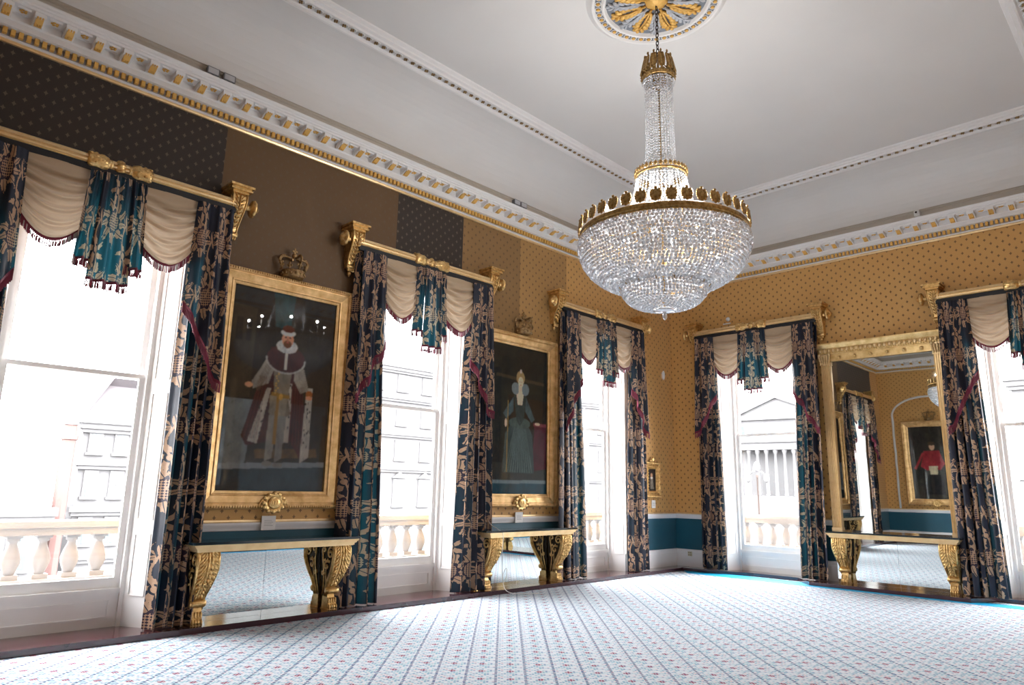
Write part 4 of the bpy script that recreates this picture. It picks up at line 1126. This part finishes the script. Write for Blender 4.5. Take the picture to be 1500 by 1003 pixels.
for nm, mt, ph, Ln, Wd in (('gilt_leaf', OCHRE, 0, .40, .21), ('white_leaf', simple('grey_white_paint', (.50, .52, .56), .6, .05), .5, .42, .15)):
    o = None
    for k in range(8):
        a = TAU*(k+ph)/8+.22; loc = (.13*math.cos(a), .13*math.sin(a), 0); rot = (0, 0, a-PI/2)
        if o is None: o = rleaf(Ln, Wd, 6).build(nm, mt, rose, loc); o.rotation_euler = rot
        else: part(nm, o, rose, loc, rot)
b = MB(); b.lathe([(.005, -.085), (.05, -.08), (.075, -.06), (.10, -.05), (.125, -.03), (.13, -.015)], 32, rip=lambda r, h, a: r*(1+.06*math.cos(a*8)), cap=False); b.build('boss', OCHRE, rose)

# ------------------------------------------------------------------ small fittings
def flood(yc, lab):
    root = empty('floodlight', (.27, yc, 6.035), 0, label=lab, cat='floodlight', group='grey floodlights on the cornice')
    b = MB(); b.box(-.035, .025, -.065, .065, .045, .125); b.box(.025, .032, -.070, .070, .040, .130); b.build('housing', GREY, root)
    b = MB(); b.box(.030, .034, -.058, .058, .052, .118); b.build('lens', simple('frosted_lens', (.5, .5, .53), .3) if 'frosted_lens' not in bpy.data.materials else bpy.data.materials['frosted_lens'], root)
    b = MB(); b.box(-.02, .02, -.012, .012, -.0, .05); b.box(-.03, .03, -.03, .03, -.005, .004); b.build('stand', IRON, root)
flood(-10.19, 'grey floodlight on the near left cornice, left one of its pair'); flood(-10.00, 'grey floodlight on the near left cornice, right one of its pair')
flood(-5.12, 'small grey floodlight on the far left cornice, left one of its pair'); flood(-4.96, 'small grey floodlight on the far left cornice, right one of its pair')
root = empty('security_camera', (5.0, -.27, 6.035), 0, label='white security camera on the back-wall cornice above the mirror', cat='camera')
b = MB(); b.box(-.04, .04, -.06, .05, .03, .12); b.lathe([(.03, -.0), (.03, -.03)], 16, (0, -.06, .08), 'y'); b.box(-.02, .02, -.02, .02, -.005, .03); b.build('body', PLASTIC, root)
b = MB(); b.lathe([(.018, 0), (.018, -.006)][::-1], 16, (0, -.089, .08), 'y'); b.build('lens', IRON, root)
b = MB(); b.lathe([(.045, 0), (.045, -.012), (.036, -.035), (.015, -.042)][::-1], 20, (0, 0, 0), 'y'); b.lathe([(.012, -.04), (.010, -.05)][::-1], 10, (0, 0, 0), 'y')
o = b.build('smoke_sensor', PLASTIC); o.location = (1.36, -.002, 4.91); tag(o, 'round white sensor above the curtain pole left on the back wall', 'sensor')
b = MB(); b.box(-.08, .08, -.02, 0, -.012, .012); o = b.build('wall_bracket', PLASTIC); o.location = (1.33, -.002, 4.82); tag(o, 'tiny white bracket strip below the round wall sensor', 'bracket')
b = MB(); b.ell((0, -.03, 0), (.035, .03, .10), 0, 12, 8); b.box(-.02, .02, -.02, 0, -.06, .06); o = b.build('motion_detector', PLASTIC); o.location = (.002, -.37, 3.84); o.rotation_euler = (0, 0, RA); tag(o, 'slim white motion detector on the left wall beside the corner', 'detector')
root = empty('wall_socket', (.32, -.024, .245), 0, label='cream double socket on the back skirting left of the curtain', cat='socket')
b = MB(); b.box(-.045, .045, -.012, 0, -.045, .045); b.build('plate', simple('cream_plastic', (.62, .55, .40), .4), root)
b = MB()
for dx in (-.02, .02):
    for dz in (-.02, .02): b.box(dx-.008, dx+.008, -.0135, -.012, dz-.008, dz+.008)
b.build('holes', IRON, root)

# white panelled doors on the right wall, seen low in the console mirrors
for n, yc in ((1, -4.55), (2, -9.05)):
    root = empty('door_%d' % n, (W, yc, 0), -RA, kind='structure')
    b = MB(); b.box(-1.02, -.86, -.06, 0, 0, 3.2); b.box(.86, 1.02, -.06, 0, 0, 3.2); b.box(-1.08, 1.08, -.08, 0, 3.2, 3.42); b.build('door_frame', WHITE, root)
    for s in (-1, 1):
        b = MB(); x0, x1 = sorted((s*.01, s*.855)); b.box(x0, x1, -.035, 0, .01, 3.19)
        for z0, z1 in ((.2, .9), (1.1, 2.1), (2.25, 3.05)):
            for q in ((x0+.12, x1-.12, z0, z0+.03), (x0+.12, x1-.12, z1-.03, z1), (x0+.12, x0+.15, z0, z1), (x1-.15, x1-.12, z0, z1)): b.box(q[0], q[1], -.05, -.035, q[2], q[3])
        o = b.build('door_leaf', WHITE, root)
        b = MB(); b.ell((s*.08, -.085, 1.05), (.03, .03, .03), 0, 10, 6); b.lathe([(.012, -.07), (.012, -.03)][::-1], 8, (s*.08, 0, 1.05), 'y'); b.build('door_knob', GOLD, o)
# chimneypiece and its mirror on the right wall, seen in the reflections
root = empty('fireplace', (W, -6.80, 0), -RA, label='grey marble chimneypiece on the right wall, seen in the portrait glazing', cat='fireplace')
MARB = simple('grey_marble', (.42, .44, .47), .25, .12, 3)
b = MB(); b.box(-1.15, 1.15, -.34, 0, 1.20, 1.26); b.box(-1.1, 1.1, -.30, 0, 1.16, 1.20); b.build('mantelshelf', MARB, root)
b = MB(); b.box(-1.0, 1.0, -.22, 0, .95, 1.16); b.build('frieze', MARB, root)
b = MB(); b.box(-.14, .14, -.24, 0, CARP, .95); b.box(-.17, .17, -.27, 0, CARP, .12); o = b.build('jamb', MARB, root, (-.85, 0, 0)); part('jamb', o, root, (.85, 0, 0))
b = MB(); b.box(-.71, .71, -.10, 0, CARP, .95); b.build('fireback', FASCIA, root)
root = empty('chimney_mirror', (W, -6.80, 0), -RA, label='gold-framed chimney mirror on the right wall, seen in the portrait glazing', cat='mirror')
b = MB(); b.rectsweep([(0, 0), (0, .06), (.03, .09), (.08, .07), (.13, .05), (.15, .02)], .95, 1.27, 3.9); b.build('frame', GOLDF, root)
b = MB(); b.box(-.81, .81, -.025, -.02, 1.41, 3.76); b.build('plate', MIRROR, root)
# cord by the second console
b = MB()
pts = [(.14, -5.50, 1.15), (.20, -5.49, .95), (.36, -5.46, .86), (.44, -5.44, .80), (.42, -5.43, .5), (.42, -5.42, .25), (.40, -5.38, .12), (.42, -5.33, .20), (.43, -5.35, .32), (.42, -5.41, .20), (.42, -5.36, .03), (.46, -5.25, -.035), (.55, -5.05, -.05), (.62, -4.85, -.05)]
def cr(P, k=8):
    P = [Vector(p) for p in P]; Q = [P[0]]+P+[P[-1]]; out = []
    for i in range(1, len(Q)-2):
        for j in range(k):
            t = j/k; a, c, d, e = Q[i-1], Q[i], Q[i+1], Q[i+2]; out.append(.5*((2*c)+(-a+d)*t+(2*a-5*c+4*d-e)*t*t+(-a+3*c-3*d+e)*t**3))
    out.append(P[-1]); return out
b.tube(cr(pts), .005, 6); tag(b.build('power_cord', PLASTIC), 'thin white cord looping down past the console table under the lady portrait', 'cord')

# ================================================================== OUTSIDE
# balustrades of the balcony
def make_balustrade(loc, rz, length, lab):
    root = empty('balustrade', loc, rz, label=lab, cat='balustrade', group='stone balustrades outside')
    b = MB(); b.box(-length/2, length/2, -.16, .16, .86, .94); b.box(-length/2, length/2, -.19, .19, .94, 1.01); b.build('coping', STONE2, root)
    b = MB(); b.box(-length/2, length/2, -.18, .18, -.9, .40); b.build('plinth', STONE2, root)
    q = MB(); q.box(-.075, .075, -.075, .075, .40, .45); q.lathe([(.05, .45), (.062, .49), (.088, .56), (.092, .61), (.07, .69), (.042, .76), (.040, .79), (.060, .80), (.060, .82), (.075, .86)], 18); q.box(-.07, .07, -.07, .07, .83, .86)
    o = None; n = int(length/.275)
    for k in range(n):
        x = -length/2+(k+.5)*length/n
        if o is None: o = q.build('baluster', STONE2, root, (x, 0, 0))
        else: part('baluster', o, root, (x, 0, 0))
make_balustrade((-1.35, -6.4, 0), RA, 12.4, 'stone balustrade outside the left-wall windows')
make_balustrade((4.2, 1.35, 0), RB, 8.0, 'stone balustrade outside the back-wall windows')
b = MB(); b.box(-1.6, -.5, -L, 1.6, -.9, -.3); b.box(-.5, W, .5, 1.6, -.9, -.3); tag(b.build('balcony_floor', STONE2), kind='structure')
b = MB(); b.box(-200, 200, -200, 250, -9.2, -9); tag(b.build('ground', ROAD), kind='structure')

def facade(name, loc, rz, width, storeys, spacing, lab, depth=14, mat=STONE, roof=SLATE, ww=1.1, wall_z0=-9, pediments=()):
    root = empty(name, loc, rz, label=lab, cat='building'); H = storeys[-1][1]
    b = MB(); b.box(-width/2, width/2, 0, depth, wall_z0, H); b.build('wall', mat, root)
    b = MB()
    for (z0, z1) in storeys:
        b.box(-width/2-.3, width/2+.3, -.5, .2, z1-.35, z1); b.box(-width/2-.15, width/2+.15, -.3, .2, z1-.6, z1-.35)
    b.box(-width/2-.4, width/2+.4, -.7, .2, H, H+.5); b.build('cornice', mat, root)
    b = MB(); b.hexa([(-width/2, .3, H+.5), (width/2, .3, H+.5), (width/2, depth, H+.5), (-width/2, depth, H+.5), (-width/2+2, 3, H+3.5), (width/2-2, 3, H+3.5), (width/2-2, depth-3, H+3.5), (-width/2+2, depth-3, H+3.5)]); b.build('roof', roof, root)
    n = int(width/spacing); pw = {}
    for si, (z0, z1) in enumerate(storeys):
        hh = (z1-z0)*.52
        for k in range(n):
            x = -width/2+(k+.5)*width/n; zb = z0+(z1-z0)*.2
            key = round(hh, 2)
            if key not in pw:
                q = MB(); q.box(-ww/2-.18, ww/2+.18, -.16, .1, 0, hh+.18); q.box(-ww/2-.3, ww/2+.3, -.28, .1, -.15, .02); 
                if si in pediments:
                    q.prism([(-ww/2-.4, hh+.25), (ww/2+.4, hh+.25), (0, hh+.95)], lambda a, c, h: (a, h, c), -.35, .1)
                o = q.build('window', mat, root, (x, 0, zb))
                g = MB(); g.box(-ww/2, ww/2, -.19, -.165, .05, hh); 
                g2 = g.build('pane', WGLASS, o)
                g = MB(); g.box(-.04, .04, -.21, -.19, .05, hh); g.box(-ww/2, ww/2, -.21, -.19, hh*.5-.04, hh*.5+.04); g.build('glazing_bar', STONE, o)
                pw[key] = o
            else:
                o = copy_tree(pw[key], root); o.location = (x, 0, zb)
    return root
facade('stone_building', (-56, 36, 0), RA, 28, [(-9, -1.7), (-1.7, 3.6), (3.6, 7.4), (7.4, 11.4), (11.4, 14.6)], 3.5, 'pale stone office building seen through the window between the portraits', pediments=(1,), ww=1.15)
facade('stone_building', (-50, 66, 0), RA-.3, 22, [(-9, -3), (-3, 3), (3, 8), (8, 13)], 3.2, 'pale stone building seen through the left-wall window beside the corner')
facade('corner_building', (-45, 3.4, 0), RA, 6.2, [(-9, -3.2), (-3.2, -.2), (-.2, 2.8), (2.8, 5.2)], 1.25, 'pale stone corner building right of the brick turret, through the nearest window', depth=5, ww=.5)
root = empty('brick_turret', (-44.5, -.60, 0), 0, label='slim red brick turret with pointed cap seen through the nearest window', cat='tower')
b = MB(); b.lathe([(.42, -9), (.42, 4.0), (.52, 4.05), (.52, 4.3), (.40, 4.35), (.38, 5.0)], 8, sm=False); b.build('shaft', BRICK, root)
b = MB(); b.lathe([(.48, 5.0), (.25, 5.6), (.10, 6.1), (.10, 6.4), (.02, 6.6)], 8, sm=False); b.build('cap', STONE, root)
facade('low_building', (-43, -10.5, 0), RA, 18, [(-9, -4.6), (-4.6, -.7)], 2.4, 'low pale building with a roof railing seen through the nearest window', depth=8, ww=.9, roof=STONE)
root = empty('roof_railing', (-42.8, -10.5, -.2), RA, label='grey spiked roof railing on the low building outside the nearest window', cat='railing')
b = MB(); b.box(-8.9, 8.9, -.03, .03, .08, .14); b.box(-8.9, 8.9, -.03, .03, .85, .91); b.build('rail', GREY, root)
q = MB(); q.box(-.025, .025, -.025, .025, 0, 1.15); o = None
for k in range(44):
    x = -8.8+k*.41
    if o is None: o = q.build('spike', GREY, root, (x, 0, 0))
    else: part('spike', o, root, (x, 0, 0))
# temple-fronted building
root = empty('portico_building', (-41.2, 100, 0), .10, label='pale temple-fronted building with columns seen through the back-wall window', cat='building')
b = MB(); b.box(-7.4, 7.4, 1.2, 14, -9, 14.0); b.build('wall', STONE, root)
b = MB(); b.box(-7.2, 7.2, -1.2, 1.3, 8.5, 9.7); b.box(-7.5, 7.5, -1.6, 1.3, 9.7, 10.3); b.box(-7.0, 7.0, -1.0, 1.3, 10.3, 13.4); b.box(-7.6, 7.6, -1.7, 1.3, 13.4, 14.0); b.build('entablature', STONE, root)
b = MB(); b.prism([(-7.2, 14), (7.2, 14), (0, 17.0)], lambda a, c, h: (a, h, c), -1.2, 6); b.prism([(-7.8, 14.0), (-7.0, 14.0), (0, 16.9), (7.0, 14.0), (7.8, 14.0), (0, 17.4)], lambda a, c, h: (a, h, c), -1.8, 6); b.build('pediment', STONE, root)
b = MB(); b.box(-8, 8, -2, 1.3, -9, 1.1); b.build('podium', STONE, root)
q = MB(); q.lathe([(.38, 1.1), (.38, 1.25), (.28, 1.4), (.26, 4), (.22, 7.8), (.30, 7.9), (.42, 8.4), (.42, 8.5)], 14); o = None
for k in range(10):
    x = -6.6+k*1.466
    if o is None: o = q.build('column', STONE, root, (x, -.7, 0))
    else: part('column', o, root, (x, -.7, 0))
q = MB(); q.box(-.3, .3, -1.05, -.98, 0, 1.5); o = None
for k in range(9):
    x = -5.8+k*1.45
    if o is None: o = q.build('window', WGLASS, root, (x, 0, 11.0))
    else: part('window', o, root, (x, 0, 11.0))
facade('stone_building', (5.6, 45, 0), 0, 13, [(-9, -3), (-3, 3), (3, 9.3)], 3.0, 'pale stone building seen through the window at the right picture edge', ww=1.4)
root = empty('street_lamp', (-12.4, 30, -6.2), 0, label='tall dark street lamp outside the back-wall window', cat='street lamp')
b = MB(); b.lathe([(.18, 0), (.12, .8), (.07, 1.2), (.06, 8.6), (.10, 8.8)], 10); b.build('post', IRON, root)
b = MB(); b.tube([(-.6, 0, 8.7), (-.3, 0, 9.0), (.3, 0, 9.0), (.6, 0, 8.7)], .05, 6); b.ell((-.6, 0, 8.6), (.2, .2, .3)); b.ell((.6, 0, 8.6), (.2, .2, .3)); b.ell((0, 0, 9.3), (.22, .22, .35)); b.build('lantern', STONE, root)

# ------------------------------------------------------------------ light: overcast sky
w = bpy.data.worlds.new('overcast_sky'); scene.world = w; w.use_nodes = True
bg = w.node_tree.nodes['Background']; bg.inputs[0].default_value = (.97, .97, .985, 1); bg.inputs[1].default_value = 5.0
